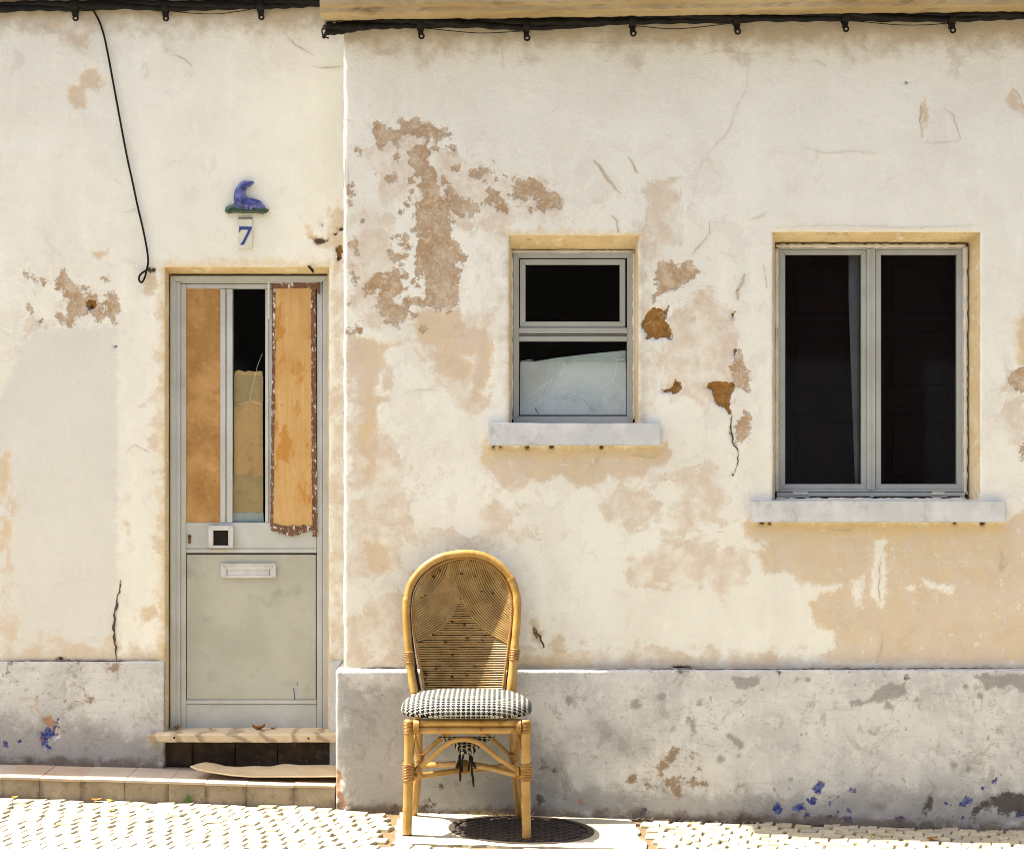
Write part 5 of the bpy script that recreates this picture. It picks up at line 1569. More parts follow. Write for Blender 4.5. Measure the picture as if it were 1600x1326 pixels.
# ------------------------------------------------------------------ seal plaque and house number
seal = thing('seal_plaque', 'blue glazed ceramic seal on a green rock, mounted above the number tile', 'wall plaque', P(386, 334, LY))
ZQ = lambda a, b: (320 + a / 6.63, 260 + b / 6.63)
def relief(outline, depth, y0, rings=6):
    """cushion-shaped relief swelling out of the wall from a px outline"""
    n = len(outline)
    cx = sum(p[0] for p in outline) / n; cy = sum(p[1] for p in outline) / n
    return cx, cy, n

def body_tube(pts, rads, flat, y):
    """tapered tube flattened against the wall: points px, radii px"""
    k = (CAMD + y) / FPX
    m = MB()
    ctr = smooth([P(*ZQ(a, b), y) for a, b in pts], 8)
    rr = []
    R_ = [r / 6.63 * k for r in rads]
    for i in range(len(ctr)):
        t = i / (len(ctr) - 1) * (len(R_) - 1)
        j = min(int(t), len(R_) - 2); f = t - j
        f = f * f * (3 - 2 * f)
        rr.append(R_[j] * (1 - f) + R_[j + 1] * f)
    m.tube(ctr, rr, 16)
    m.v = [(v[0], y + (v[1] - y) * flat, v[2]) for v in m.v]
    return m
m = body_tube([(512, 168), (490, 172), (455, 182), (408, 196), (375, 240), (362, 300), (372, 352), (420, 382), (480, 388), (545, 398), (600, 432), (628, 452)], [6, 22, 34, 48, 56, 64, 72, 66, 62, 52, 30, 8], 0.75, LY - 0.012)
seal_o = m.build('seal_body', M['seal_blue'], seal)
rem = seal_o.modifiers.new('smooth', 'SUBSURF'); rem.levels = 1; rem.render_levels = 1
m = body_tube([(330, 370), (318, 395), (345, 418), (362, 424)], [22, 20, 14, 5], 0.6, LY - 0.024); m.build('flipper', M['seal_blue'], seal)
m = body_tube([(440, 400), (425, 430), (450, 440)], [22, 18, 6], 0.6, LY - 0.030); m.build('flipper', M['seal_blue'], seal)
m = body_tube([(505, 400), (480, 430), (470, 455)], [20, 16, 5], 0.6, LY - 0.030); m.build('flipper', M['seal_blue'], seal)
m = MB()
k = (CAMD + LY) / FPX
base = [ZQ(*q) for q in ((205, 455), (222, 420), (265, 398), (300, 392), (340, 402), (420, 420), (520, 432), (600, 432), (640, 434), (668, 455), (640, 484), (600, 496), (540, 488), (420, 486), (300, 484), (245, 492), (215, 480))]
n = len(base)
cxy = (sum(p[0] for p in base) / n, 260 + 458 / 6.63)
V, F = [], []
for (s_, yv) in ((1.0, LY + 0.001), (1.0, LY - 0.012), (0.95, LY - 0.020), (0.78, LY - 0.025)):
    for p in base: V.append(P(cxy[0] + (p[0] - cxy[0]) * s_, cxy[1] + (p[1] - cxy[1]) * s_, yv))
for l in range(3):
    for i in range(n): F.append((l * n + i, l * n + (i + 1) % n, (l + 1) * n + (i + 1) % n, (l + 1) * n + i))
F.append(tuple(3 * n + i for i in range(n)))
m.add(V, F, True); m.build('rock_base', M['rock_green'], seal)
m = MB(); m.tube([P(*ZQ(482, 163), LY - 0.026), P(*ZQ(482, 163), LY - 0.0285)], 0.0022, 8); m.build('eye', M['black'], seal)

num = thing('house_number', 'narrow cream tile with a blue figure 7 beneath the seal plaque', 'house number', P(383, 389, LY))
m = MB(); m.prism([(xpx(a, LY - .009), zpx(b, LY - .009)) for a, b in ((372.6, 341), (393.8, 341), (394, 388.6), (372, 388.6))], LY - 0.009, LY + 0.002); m.build('number_tile', M['tile_cream'], num, 0.0012, 2)
m = MB(); m.prism([(xpx(a, LY - .0105), zpx(b, LY - .0105)) for a, b in ((372, 340.4), (394.6, 340.4), (394.6, 342), (372, 342))], LY - 0.0105, LY - 0.0085); m.build('tile_rim', M['dark_stone'], num)
sv = [(357, 622), (488, 626), (487, 642), (405, 812), (366, 813), (372, 798), (386, 786), (452, 656), (380, 656), (366, 668), (360, 684), (355, 684)]
m = MB(); m.prism([(xpx(ZQ(*q)[0], LY - .0105), zpx(ZQ(*q)[1], LY - .0105)) for q in sv], LY - 0.0105, LY - 0.0085); m.build('numeral_seven', M['numeral'], num)

# ------------------------------------------------------------------ wicker chair
def cane(name, c1, c2, c3, scale):
    t = NT(name)
    v = t.stretch(1, 1, 1)
    base = t.mix(t.ramp(t.noise(scale, 5, 0.6), 0.35, 0.65), c1, c2)
    base = t.mix(t.ramp(t.noise(scale * 2.6, 5, 0.7, dist=0.5), 0.56, 0.70, 0, 0.8), base, c3)
    t.bump(t.noise(180, 4), 0.0004)
    return t.fin(base, 0.34, 0.5)
M['pole'] = cane('varnished_rattan_pole', (0.31, 0.162, 0.028), (0.41, 0.24, 0.06), (0.13, 0.052, 0.011), 11)
M['cane'] = cane('split_rattan_cane', (0.35, 0.215, 0.068), (0.25, 0.14, 0.038), (0.08, 0.04, 0.012), 22)
M['cane_dark'] = NT('cane_knot_and_gap').fin((0.04, 0.02, 0.008), 0.8, 0.1)  # for knots and foot tips, and for dark put into the back's gaps
M['wrap'] = cane('rattan_binding', (0.33, 0.17, 0.035), (0.26, 0.12, 0.022), (0.22, 0.095, 0.02), 30)
def houndstooth():
    t = NT('houndstooth_cloth')
    sp = t.n('ShaderNodeSeparateXYZ', {0: t.pos})
    x, y, z = sp.outputs
    per = 0.0186
    u = t.math('MULTIPLY', x, 8 / per)
    v = t.math('MULTIPLY', t.math('ADD', y, t.math('MULTIPLY', z, 1.1)), 8 / per)
    i = t.math('FLOOR', u); j = t.math('FLOOR', v)
    tw = t.math('LESS_THAN', t.math('FLOORED_MODULO', t.math('ADD', i, j), 4.0), 1.5)
    wa_ = t.math('LESS_THAN', t.math('FLOORED_MODULO', i, 8.0), 4.5)
    we = t.math('LESS_THAN', t.math('FLOORED_MODULO', j, 8.0), 4.5)
    dk = t.math('ADD', t.math('MULTIPLY', tw, wa_), t.math('MULTIPLY', t.math('SUBTRACT', 1.0, tw), we))
    base = t.mix(dk, (0.40, 0.38, 0.31), (0.008, 0.008, 0.011))
    base = t.mix(t.ramp(t.noise(14, 5), 0.5, 0.75, 0, 0.25), base, (0.3, 0.27, 0.2))
    t.bump(t.noise(500, 2), 0.0005)
    return t.fin(base, 0.9, 0.1)
M['hound'] = houndstooth()

YF, YS, YR = -0.50, -0.170, -0.115      # front legs, backrest foot, rear leg foot
chair = thing('wicker_chair', 'yellow rattan chair with arched cane back and houndstooth seat pad', 'chair', (xpx(730, YF), -0.3, ground_z(xpx(730, YF))))
def yback(z): return YS + (z - 0.47) * 0.155         # plane of the arch, leaning back slightly
def PB(px, py, dy=0.0):
    y = -0.12
    for _ in range(4): y = yback(zpx(py, y))
    return P(px, py, y + dy)
ZC = lambda a, b: (580 + a / 4.737, 840 + b / 4.737)
arch = [(322, 1150), (300, 1030), (286, 900), (270, 740), (261, 600), (262, 480), (285, 370), (335, 280), (410, 205), (500, 152), (600, 125), (700, 117), (790, 125), (880, 158), (960, 215), (1030, 300), (1070, 400), (1082, 490), (1080, 600), (1068, 740), (1052, 900), (1040, 1030), (1028, 1150)]
apts = smooth([PB(*ZC(a, b)) for a, b in arch], 12)
m = MB(); m.tube(apts, [0.0155 + 0.0005 * math.sin(i * 0.35) + 0.0017 * max(math.exp(-((i - c) / 1.3) ** 2) for c in (20, 62, 104, 139, 181, 232)) for i in range(len(apts))], 14); arch_o = m.build('back_frame', M['pole'], chair)
inner = [(392, 1112), (372, 1000), (345, 860), (322, 720), (312, 600), (314, 490), (330, 400), (375, 310), (440, 240), (520, 190), (610, 160), (700, 150), (790, 162), (870, 195), (940, 250), (1000, 330), (1035, 420), (1042, 520), (1036, 640), (1020, 760), (1002, 900), (988, 1010), (975, 1112)]
ipts = smooth([PB(*ZC(a, b), 0.004) for a, b in inner], 6)
m = MB(); m.tube(ipts, 0.0052, 8); m.build('trim_cane', M['wrap'], arch_o)
# dark tube laid as a line in the gap between pole and trim
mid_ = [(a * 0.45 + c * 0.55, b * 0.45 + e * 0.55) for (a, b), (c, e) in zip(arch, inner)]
m = MB(); m.tube(smooth([PB(*ZC(a, b), 0.010) for a, b in mid_], 6), 0.0055, 6); m.build('frame_dark_line', M['cane_dark'], arch_o)
# concave panel: depth behind the arch plane, read across the width
XC = xpx(728, -0.14)
DEP, HALF = 0.046, 0.182
def panel_point(px, py, lift=0.0):
    p = PB(px, py)
    u = max(-1, min(1, (p.x - XC) / HALF))
    top = max(0.0, min(1.0, (1.005 - p.z) / 0.10))
    dy = 0.001 + DEP * (1 - abs(u) ** 2.0) * (0.3 + 0.7 * top)
    k = (CAMD + p.y + dy) / (CAMD + p.y)
    return Vector((p.x * k, p.y + dy + lift, CAMZ + (p.z - CAMZ) * k))
def inner_x(py):
    """left and right inner limits of the panel at this height (px)"""
    L_, R_ = [], []
    pts = [ZC(a, b) for a, b in inner]
    xs_ = []
    for (a, b), (c, e) in zip(pts[:-1], pts[1:]):
        if (b - py) * (e - py) <= 0 and b != e: xs_.append(a + (c - a) * (py - b) / (e - b))
    return (min(xs_), max(xs_)) if len(xs_) > 1 else None
# backing web, its dark colour standing in for shade between the canes
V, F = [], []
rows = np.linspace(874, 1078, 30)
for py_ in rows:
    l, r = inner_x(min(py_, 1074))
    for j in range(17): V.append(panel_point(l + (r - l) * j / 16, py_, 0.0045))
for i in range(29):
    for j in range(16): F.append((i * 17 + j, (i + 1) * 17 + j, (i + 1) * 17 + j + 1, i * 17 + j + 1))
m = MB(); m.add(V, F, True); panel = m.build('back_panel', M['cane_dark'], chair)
def cane_rod(pts, r=0.0037):
    m = MB(); m.tube(pts, [r * rng.uniform(0.92, 1.05)] * len(pts), 7, cap=False)
    return m.build('cane', M['cane'], panel)
lf = [(719, 931), (706.7, 958), (685.6, 983.6), (651.8, 1001.5)]
rf = [(723.5, 936), (736, 962), (759.5, 983.6), (793, 1003.6)]
def xat(curve, py):
    for (a, b), (c, e) in zip(curve[:-1], curve[1:]):
        if b <= py <= e: return a + (c - a) * (py - b) / (e - b)
    return None
py_ = 938.0
while py_ < 1077:
    l, r = inner_x(min(py_, 1073))
    a, b = xat(lf, py_), xat(rf, py_)
    l = a if a else l; r = b if b else r
    if r - l > 3:
        n = 10
        cane_rod([panel_point(l + (r - l) * i / n, py_ + rng.uniform(-0.25, 0.25)) for i in range(n + 1)])
    py_ += 3.72
def lerp_curves(keys, s):
    for (s0, c0), (s1, c1) in zip(keys[:-1], keys[1:]):
        if s0 <= s <= s1:
            f = (s - s0) / (s1 - s0)
            return [(a[0] + (b[0] - a[0]) * f, a[1] + (b[1] - a[1]) * f) for a, b in zip(c0, c1)]
rkeys = [(0, [(588, 172), (625, 330), (680, 462), (745, 580), (850, 685), (1008, 778)]),
         (0.5, [(745, 155), (785, 290), (835, 400), (895, 480), (960, 545), (1038, 612)]),
         (0.8, [(858, 192), (890, 265), (925, 330), (960, 385), (995, 430), (1040, 480)]),
         (1, [(945, 255), (962, 280), (980, 305), (998, 332), (1012, 360), (1028, 400)])]
for i in range(23):
    c = lerp_curves(rkeys, i / 22)
    cane_rod(smooth([panel_point(*ZC(a, b), -0.0035) for a, b in c], 4))
lkeys = [(0, [(662, 432), (612, 540), (535, 650), (440, 715), (338, 768)]),
         (0.35, [(618, 305), (560, 420), (490, 510), (405, 580), (318, 640)]),
         (0.65, [(582, 180), (530, 310), (460, 400), (385, 460), (314, 505)]),
         (0.85, [(490, 208), (455, 285), (412, 345), (365, 390), (322, 425)]),
         (1, [(412, 268), (395, 295), (375, 322), (355, 350), (340, 375)])]
for i in range(24):
    c = lerp_curves(lkeys, i / 23)
    cane_rod(smooth([panel_point(*ZC(a, b), -0.0012) for a, b in c], 4))
m = MB()      # knots and scorch marks in the canes
for (a, b) in ((462, 285), (370, 440), (400, 425), (670, 265), (772, 283), (510, 240), (820, 395), (900, 408), (460, 715), (550, 768), (600, 862), (480, 965), (765, 948), (710, 1015), (405, 1010), (400, 1045), (410, 1078), (820, 755), (710, 742), (600, 1025), (740, 168), (360, 765), (845, 720), (600, 620), (700, 150), (400, 985), (690, 640), (380, 768)):
    p = panel_point(*ZC(a, b), -0.0065)
    rx, rz = rng.uniform(0.003, 0.008), rng.uniform(0.002, 0.0045)
    m.tube([p + Vector((-rx, 0.002, 0)), p + Vector((-rx * 0.4, 0, 0)), p + Vector((rx * 0.4, 0, 0)), p + Vector((rx, 0.002, 0))], [rz * 0.3, rz, rz, rz * 0.3], 7)
m.build('cane_knots', M['cane_dark'], panel, kind='stuff')

def pole(pts, r, name='pole', n=6, mat='pole'):
    m = MB()
    q = smooth(pts, n)
    rr = [r] * len(q) if not isinstance(r, (list, tuple)) else [r[0] + (r[1] - r[0]) * i / (len(q) - 1) for i in range(len(q))]
    if name == 'leg':
        nodes = [rng.uniform(0.3, 0.42) * len(q), rng.uniform(0.68, 0.85) * len(q)]
        rr = [v * (1 + 0.09 * max(math.exp(-((i - c) / 1.1) ** 2) for c in nodes)) for i, v in enumerate(rr)]
    m.tube(q, rr, 14)
    return m.build(name, M[mat], chair)
def wrap(p0, p1, r, turns):
    """binding: tight turns of split cane round a pole from p0 to p1"""
    m = MB()
    p0, p1 = Vector(p0), Vector(p1)
    for i in range(turns):
        c = p0.lerp(p1, (i + 0.5) / turns)
        ax = (p1 - p0).normalized()
        s1 = ax.cross(Vector((0.3, 1, 0.2))).normalized(); s2 = ax.cross(s1)
        m.tube([c + (s1 * math.cos(2 * math.pi * q / 14) + s2 * math.sin(2 * math.pi * q / 14)) * (r + rng.uniform(-0.0004, 0.0006)) for q in range(14)], (p1 - p0).length / turns * 0.55, 5, closed=True)
    return m.build('binding', M['wrap'], chair)

def foot(px, y):
    x = xpx(px, y)
    return Vector((x, y, ground_z(x)))
# front legs
FLt, FLb = P(639.5, 1124, YF), foot(636, YF)
FRt, FRb = P(821.5, 1124, YF), foot(823, YF)
for t_, b_ in ((FLt, FLb), (FRt, FRb)): pole([t_, t_.lerp(b_, 0.5) + Vector((rng.uniform(-0.003, 0.003), 0, 0)), b_ + Vector((0, 0, 0.001))], (0.0178, 0.0172), 'leg', 28)
# rear legs rise into the back
RLb, RRb = foot(646, YR), foot(813, YR)
RLt, RRt = P(659, 1140, YS), P(797, 1140, YS)
pole([PB(645.5, 1040, 0.022), P(653, 1110, YS + 0.012), RLt.lerp(RLb, 0.4), RLb + Vector((0, 0, 0.001))], (0.013, 0.0150), 'leg')
pole([PB(804, 1040, 0.022), P(801, 1110, YS + 0.012), RRt.lerp(RRb, 0.4), RRb + Vector((0, 0, 0.001))], (0.013, 0.0150), 'leg')
# lower ends of the arch come down beside the seat
pole([apts[0], apts[0] + Vector((0.006, 0.0, -0.08))], 0.0155, 'back_post'); pole([apts[-1], apts[-1] + Vector((-0.006, 0.0, -0.08))], 0.0155, 'back_post')
# seat rails (front pair, sides, back)
for py_ in (1128.5, 1140.5): pole([P(651, py_, YF), P(730, py_, YF), P(808, py_, YF)], 0.0132, 'rail')
for s_, (f_, r_) in enumerate(((P(640, 1130, YF), P(657, 1132, YS)), (P(821, 1130, YF), P(800, 1132, YS)))): pole([f_, r_], 0.0125, 'rail')
pole([P(657, 1134, YS), P(800, 1134, YS)], 0.0125, 'rail')
wrap(P(646, 1134.5, YF), P(655, 1134.5, YF), 0.027, 6); wrap(P(806, 1134.5, YF), P(814, 1134.5, YF), 0.027, 6)
wrap(FLt + Vector((0, 0, -0.004)), FLt + Vector((0, 0, -0.05)), 0.0185, 9); wrap(FRt + Vector((0, 0, -0.004)), FRt + Vector((0, 0, -0.05)), 0.0185, 9)
kL, kR = P(638.5, 1205, YF), P(822.5, 1205, YF)
wrap(kL + Vector((0, 0, 0.03)), kL + Vector((0, 0, -0.033)), 0.0195, 11); wrap(kR + Vector((0, 0, 0.03)), kR + Vector((0, 0, -0.033)), 0.0195, 11)
wrap(P(650, 1205, YF + 0.01), P(657, 1204, YF + 0.012), 0.019, 4); wrap(P(805, 1205, YF + 0.012), P(812, 1205, YF + 0.01), 0.019, 4)
wrap(PB(638.6, 1018), PB(640.6, 1036), 0.0172, 7); wrap(PB(804.5, 1014), PB(803, 1032), 0.0172, 7)
# bowed braces: front, back and both sides
yb_ = YF + 0.012
pole([P(646, 1206, yb_), P(672, 1184, yb_), P(700, 1161, yb_), P(724, 1154.5, yb_), P(750, 1161, yb_), P(778, 1183, yb_), P(812, 1206, yb_)], 0.0098, 'brace', 8)
yr_ = YS + 0.01
pole([P(652, 1190, yr_), P(672, 1168, yr_), P(700, 1146, yr_), P(728, 1139, yr_), P(756, 1146, yr_), P(784, 1168, yr_), P(806, 1190, yr_)], 0.0090, 'brace', 8)
for (f_, r_) in ((kL, P(655, 1186, YS)), (kR, P(804, 1186, YS))):
    mid2 = (f_ + r_) / 2; mid2.z = P(0, 1147, -0.3).z
    pole([f_, f_.lerp(r_, 0.25) + Vector((0, 0, 0.055)), mid2, f_.lerp(r_, 0.75) + Vector((0, 0, 0.055)), r_], 0.0090, 'brace', 8)
wrap(P(656, 1176, YS + .004), P(654, 1188, YS + .006), 0.0165, 6); wrap(P(802, 1176, YS + .004), P(804, 1188, YS + .006), 0.0165, 6)
# crossed stretchers
kRL, kRR = P(655, 1196, YS + 0.01), P(803, 1196, YS + 0.01)
pole([kL + Vector((0.01, 0.0, -0.02)), kL.lerp(kRR, 0.5) + Vector((0, 0, -0.006)), kRR], 0.0112, 'stretcher')
pole([kR + Vector((-0.01, 0.0, -0.02)), kR.lerp(kRL, 0.5) + Vector((0, 0, 0.016)), kRL], 0.0112, 'stretcher')
xm = kL.lerp(kRR, 0.5)
wrap(xm + Vector((-0.014, -0.01, 0.006)), xm + Vector((0.014, 0.01, 0.006)), 0.024, 5)
# rubbed tips of the front legs
for b_ in (FLb, FRb):
    m = MB(); m.tube([b_ + Vector((0, 0, 0.0)), b_ + Vector((0, 0, 0.006))], 0.0178, 14); m.build('foot_tip', M['cane_dark'], chair)

# seat pad
SX0, SX1 = xpx(625.5, -0.42), xpx(832, -0.42)
sc = Vector(((SX0 + SX1) / 2, -0.325, 0.0))
zseat = zpx(1121, -0.49)
V, F = [], []
NU, NV = 56, 20
hw, hd = (SX1 - SX0) / 2, 0.215
for j in range(NV + 1):
    t_ = j / NV
    # profile from the under edge round to the crown
    a = R(-72) + t_ * R(162)
    for i in range(NU):
        q = 2 * math.pi * i / NU
        c_, s_ = math.cos(q), math.sin(q)
        e = 0.55
        bx = math.copysign(abs(c_) ** e, c_) * hw; by = math.copysign(abs(s_) ** e, s_) * hd
        if by > 0: bx *= 1 - 0.16 * (by / hd)
        sc_ = max(0.0, math.cos(a)) ** 0.42
        zz = 0.014 + (0.058 if a > 0 else 0.020) * math.copysign(abs(math.sin(a)) ** 0.85, a)
        V.append((sc.x + bx * sc_, sc.y + by * sc_, zseat + zz))
for j in range(NV):
    for i in range(NU): F.append((j * NU + i, j * NU + (i + 1) % NU, (j + 1) * NU + (i + 1) % NU, (j + 1) * NU + i))
F.append(tuple(range(NU - 1, -1, -1)))
m = MB(); m.add(V, F, True); pad = m.build('seat_pad', M['hound'], chair)
# gathered cloth sagging under the seat with its ties
V, F = [], []
for i in range(15):
    u = i / 14
    for j in range(8):
        v = j / 7
        wdt = 46 * (1 - 0.75 * v ** 0.8)
        drop = 1150 + 30 * v + 3 * math.sin(u * 9) * v
        V.append(P(729 + (u - 0.5) * 2 * wdt, drop - 6 * (abs(u - 0.5) * 2) ** 2 * v, -0.36 - 0.05 * math.sin(u * math.pi) * math.sin(v * 2.2) + 0.01 * math.sin(u * 17) * v))
for i in range(14):
    for j in range(7): F.append((i * 8 + j, i * 8 + j + 1, (i + 1) * 8 + j + 1, (i + 1) * 8 + j))
m = MB(); m.add(V, F, True); m.build('gathered_cloth', M['hound'], pad)
for (a, b, c, e) in ((719, 1178, 714, 1198), (718, 1178, 719, 1220), (724, 1178, 722, 1205), (735, 1180, 732, 1205), (736, 1178, 740, 1228), (734, 1178, 743, 1200), (738, 1182, 737, 1212)):
    m = MB(); m.tube(smooth([P(a, b, -0.37), P((a + c) / 2 + rng.uniform(-2, 2), (b + e) / 2, -0.38), P(c, e, -0.375)], 5), [0.0038 + 0.0012 * math.sin(i) for i in range(11)], 6); m.build('tie', M['black'], pad)

# ------------------------------------------------------------------ manhole cover
cover = thing('manhole_cover', 'round dark cast iron manhole cover in the pavement beneath the chair', 'manhole cover', (CX, CY, ground_z(CX)))
tilt = 0.0298
def on_cover(x, y, dz): return (CX + x, CY + y, ground_z(CX + x) + dz)
def annulus(r0, r1, z, z0, n=64):
    m = MB()
    V, F = [], []
    for i in range(n):
        a = 2 * math.pi * i / n
        for (r, zz) in ((r1, z0), (r1, z), (r0, z), (r0, z0)): V.append(on_cover(r * math.cos(a), r * math.sin(a), zz))
    for i in range(n):
        for j in range(3): F.append((i * 4 + j, ((i + 1) % n) * 4 + j, ((i + 1) % n) * 4 + j + 1, i * 4 + j + 1))
    m.add(V, F); return m
annulus(CR - 0.012, CR + 0.011, 0.003, -0.02).build('rim', M['iron'], cover)
m = MB()
V = [on_cover(0, 0, -0.004)] + [on_cover((CR - 0.014) * math.cos(2 * math.pi * i / 64), (CR - 0.014) * math.sin(2 * math.pi * i / 64), -0.004) for i in range(64)]
m.add(V, [(0, i + 1, (i + 1) % 64 + 1) for i in range(64)]); m.build('plate', M['iron'], cover)
def stud():
    # a low lozenge-ended bar
    o = [(-0.021, 0.0), (-0.013, -0.0105), (0.013, -0.0125), (0.021, -0.002), (0.013, 0.0105), (-0.013, 0.0125)]
    V = [(x, y, -0.004) for x, y in o] + [(x * 0.86, y * 0.82, 0.004) for x, y in o]
    F = [tuple(range(6, 12))] + [(i, (i + 1) % 6, 6 + (i + 1) % 6, 6 + i) for i in range(6)]
    me = bpy.data.meshes.new('cover_stud'); me.from_pydata(V, [], F); me.materials.append(M['iron']); return me
sm_ = stud()
for j in range(-9, 10):
    for i in range(-7, 8):
        x = (i + (0.5 if j % 2 else 0)) * 0.0455; y = j * 0.0285
        if math.hypot(x, y) < CR - 0.034:
            inst(sm_, 'cover_stud', cover, on_cover(x, y, 0), (0, tilt, 0.22 if (i + j) % 2 else -0.05))

# ------------------------------------------------------------------ cardboard on the step
V, F = [], []
NX, NY = 44, 7
front = [(297, 1196.5), (306, 1201), (330, 1206), (360, 1210.5), (392, 1213), (430, 1213), (480, 1213), (545, 1212)]
back = [(322, 1190), (336, 1192), (352, 1196), (372, 1197.5), (398, 1196), (424, 1197), (440, 1195), (480, 1195), (545, 1196.5)]
def along(pl, q):
    x = pl[0][0] + (pl[-1][0] - pl[0][0]) * q
    for (a, b), (c, e) in zip(pl[:-1], pl[1:]):
        if a <= x <= c: return x, b + (e - b) * (x - a) / (c - a)
    return pl[-1]
for i in range(NX + 1):
    q = i / NX
    fxp, fyp = along(front, q)
    bxp, byp = along(back, q)
    x0 = xpx(fxp, 0.06); x1 = xpx(bxp, 0.25)
    z0 = max(zpx(fyp, 0.06), step_z(x0) + 0.0045); z1 = max(zpx(byp, 0.25), step_z(x1) + 0.0045)
    for j in range(NY + 1):
        w_ = j / NY
        x = x0 + (x1 - x0) * w_; y = 0.06 + 0.19 * w_
        z = z0 + (z1 - z0) * w_ + 0.006 * (math.sin(q * 11) + 0.8 * math.sin(q * 29 + 1)) * w_ * (1 - w_) * 2 + 0.006 * max(0, 1 - abs(q - 0.56) / 0.12) * w_ + 0.004 * max(0, 1 - abs(q - 0.86) / 0.2) * w_
        V.append((x, y, max(z, step_z(x) + 0.0045)))
n1 = len(V)
V += [(x, y, z - 0.0028) for (x, y, z) in V]
for i in range(NX):
    for j in range(NY):
        a, b, c, e = i * (NY + 1) + j, (i + 1) * (NY + 1) + j, (i + 1) * (NY + 1) + j + 1, i * (NY + 1) + j + 1
        F += [(a, b, c, e), (e + n1, c + n1, b + n1, a + n1)]
    a, b = i * (NY + 1), (i + 1) * (NY + 1)
    F.append((a, a + n1, b + n1, b)); a += NY; b += NY; F.append((b, b + n1, a + n1, a))
for j in range(NY): F.append((j, j + 1, j + 1 + n1, j + n1))
m = MB(); m.add(V, F)
card = m.build('cardboard', M['card'], None)
tag(card, 'buckled sheet of sun bleached cardboard lying on the step under the door', 'cardboard')

# ------------------------------------------------------------------ small things
def leaf(loc, size, rotz, curl, mat, label):
    V, F = [], []
    for i in range(7):
        u = i / 6
        w = math.sin(u * math.pi) ** 0.8 * 0.36
        for j in (-1, 0, 1):
            x, y = (u - 0.5) * size, j * w * size
            V.append((x, y, curl * size * (abs(j) * 0.5 + (u - 0.5) ** 2 * 2)))
    for i in range(6):
        for j in range(2): F.append((i * 3 + j, (i + 1) * 3 + j, (i + 1) * 3 + j + 1, i * 3 + j + 1))
    me = bpy.data.meshes.new('dry_leaf'); me.from_pydata(V, [], F); me.polygons.foreach_set('use_smooth', [True] * len(F)); me.materials.append(M[mat])
    o = bpy.data.objects.new('dry_leaf', me); col.objects.link(o)
    o.location = loc; o.rotation_euler = (0.0, 0.0, rotz)
    tag(o, label, 'leaf', 'fallen leaves')
    return o
zs_ = zpx(1146.5, SY) + 0.004
leaf((xpx(404, 0.33), 0.33, zs_), 0.052, 0.3, 0.5, 'leaf_dry', 'curled brown leaf on the marble door sill, below the middle of the door')
leaf((xpx(276, 0.34), 0.34, zs_), 0.034, 1.3, 0.5, 'leaf_dry', 'small brown leaf on the left end of the marble door sill')
leaf((xpx(427, 0.35), 0.35, zs_), 0.02, 0.7, 0.4, 'leaf_dry', 'tiny dry leaf on the door sill right of the larger curled leaf')
gl = lambda px, y: (xpx(px, y), y, ground_z(xpx(px, y)) + 0.004)
leaf(gl(150, -0.03), 0.05, 0.1, 0.25, 'leaf_dry', 'long orange leaf lying against the foot of the kerb at far left')
leaf(gl(172, -0.03), 0.034, -0.5, 0.25, 'leaf_yellow', 'yellow green leaf at the foot of the kerb beside the orange leaf')
leaf(gl(174, -0.23), 0.03, 0.9, 0.3, 'leaf_yellow', 'yellow leaf lying on the sunlit stones left of the door')
leaf(gl(23, -0.02), 0.03, 0.4, 0.3, 'leaf_yellow', 'leaf at the left edge of the picture by the kerb')
leaf(gl(1363, -0.29), 0.018, 0.9, 0.4, 'leaf_yellow', 'tiny yellow leaf on the shaded stones below the large window')
leaf(gl(1457, -0.30), 0.05, 0.5, 0.25, 'leaf_dry', 'brown leaf at the shade edge on the paving below the large window')

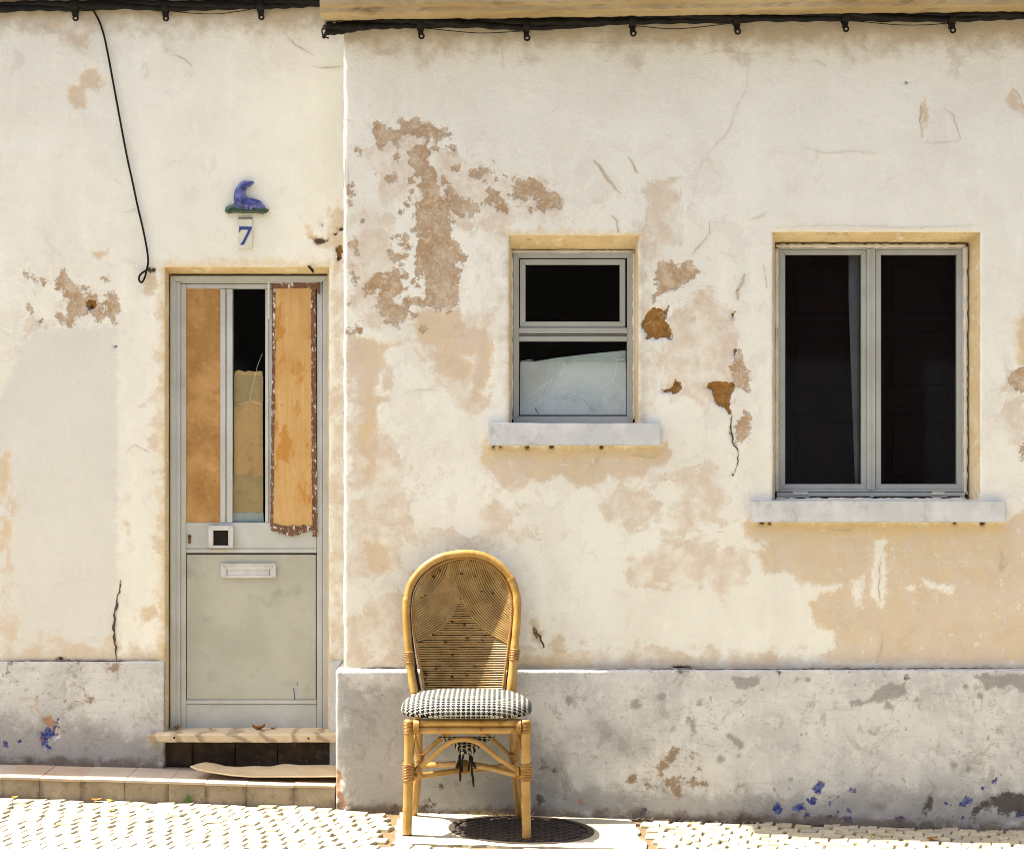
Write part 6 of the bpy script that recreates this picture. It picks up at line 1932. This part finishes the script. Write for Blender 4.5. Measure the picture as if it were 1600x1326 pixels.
weed = thing('weed', 'small green tuft of grass growing at the foot of the kerb below the door', 'weed', (xpx(293, -0.01), -0.01, ground_z(xpx(293, -0.01))))
m = MB()
bx = xpx(294, -0.012)
for q in range(26):
    a = rng.uniform(0, 6.28); r_ = abs(rng.gauss(0, 0.007)); x, y = bx + r_ * math.cos(a) * 1.1, -0.012 + r_ * math.sin(a) * 0.5
    h_ = rng.uniform(0.018, 0.052); lx = rng.uniform(-0.012, 0.010); w = 0.0014
    z0 = ground_z(x) - 0.004
    m.add([(x - w, y, z0), (x + w, y, z0), (x + lx * 0.4 + w * 0.8, y - 0.002, z0 + h_ * 0.6), (x + lx * 0.4 - w * 0.8, y - 0.002, z0 + h_ * 0.6), (x + lx, y - 0.005, z0 + h_)], [(0, 1, 2, 3), (3, 2, 4)])
m.build('grass_blades', M['weed'], weed, kind='stuff')

# dry straw and grit swept up against the plinth behind the manhole
m = MB()
for q in range(150):
    px = rng.gauss(775, 26) if q < 100 else rng.uniform(640, 1180)
    y = -0.062 - abs(rng.gauss(0, 0.012))
    x = xpx(px, y); z0 = ground_z(x) + 0.003
    l = rng.uniform(0.012, 0.04); a = rng.uniform(-0.4, 3.5)
    up = rng.uniform(0.0, 0.020) if q < 100 else rng.uniform(0, 0.006)
    w = 0.0011
    e = Vector((x + l * math.cos(a) * 0.8, y - 0.01 * rng.random(), z0 + up))
    m.add([(x, y, z0), (x, y, z0 + 2 * w), e + Vector((0, 0, w)), e], [(0, 1, 2, 3)])
straw = m.build('dry_straw', M['straw'], None, kind='stuff')
tag(straw, 'dry straw and grass bits swept against the plinth behind the manhole cover', 'straw')
m = MB()
for q in range(260):
    x = rng.uniform(0.2, 2.1) if q < 190 else rng.uniform(-0.66, 0.2)
    y = -0.058 - abs(rng.gauss(0, 0.006))
    r_ = rng.uniform(0.002, 0.006) * (1.3 if 0.45 < x < 1.05 else 0.8)
    z0 = ground_z(x) - 0.002
    pts = [(x + r_ * rng.uniform(-1.6, 1.6), y + r_ * rng.uniform(-1, 1), z0 + (0 if k < 3 else r_ * rng.uniform(0.7, 1.8))) for k in range(5)]
    m.add(pts, [(0, 1, 3), (1, 2, 4), (0, 3, 4, 2), (1, 4, 3)])
grit = m.build('soil_crumbs', M['dark_stone'], None, kind='stuff')
tag(grit, 'dark soil crumbs in the joint between the plinth and the pavement', 'soil')
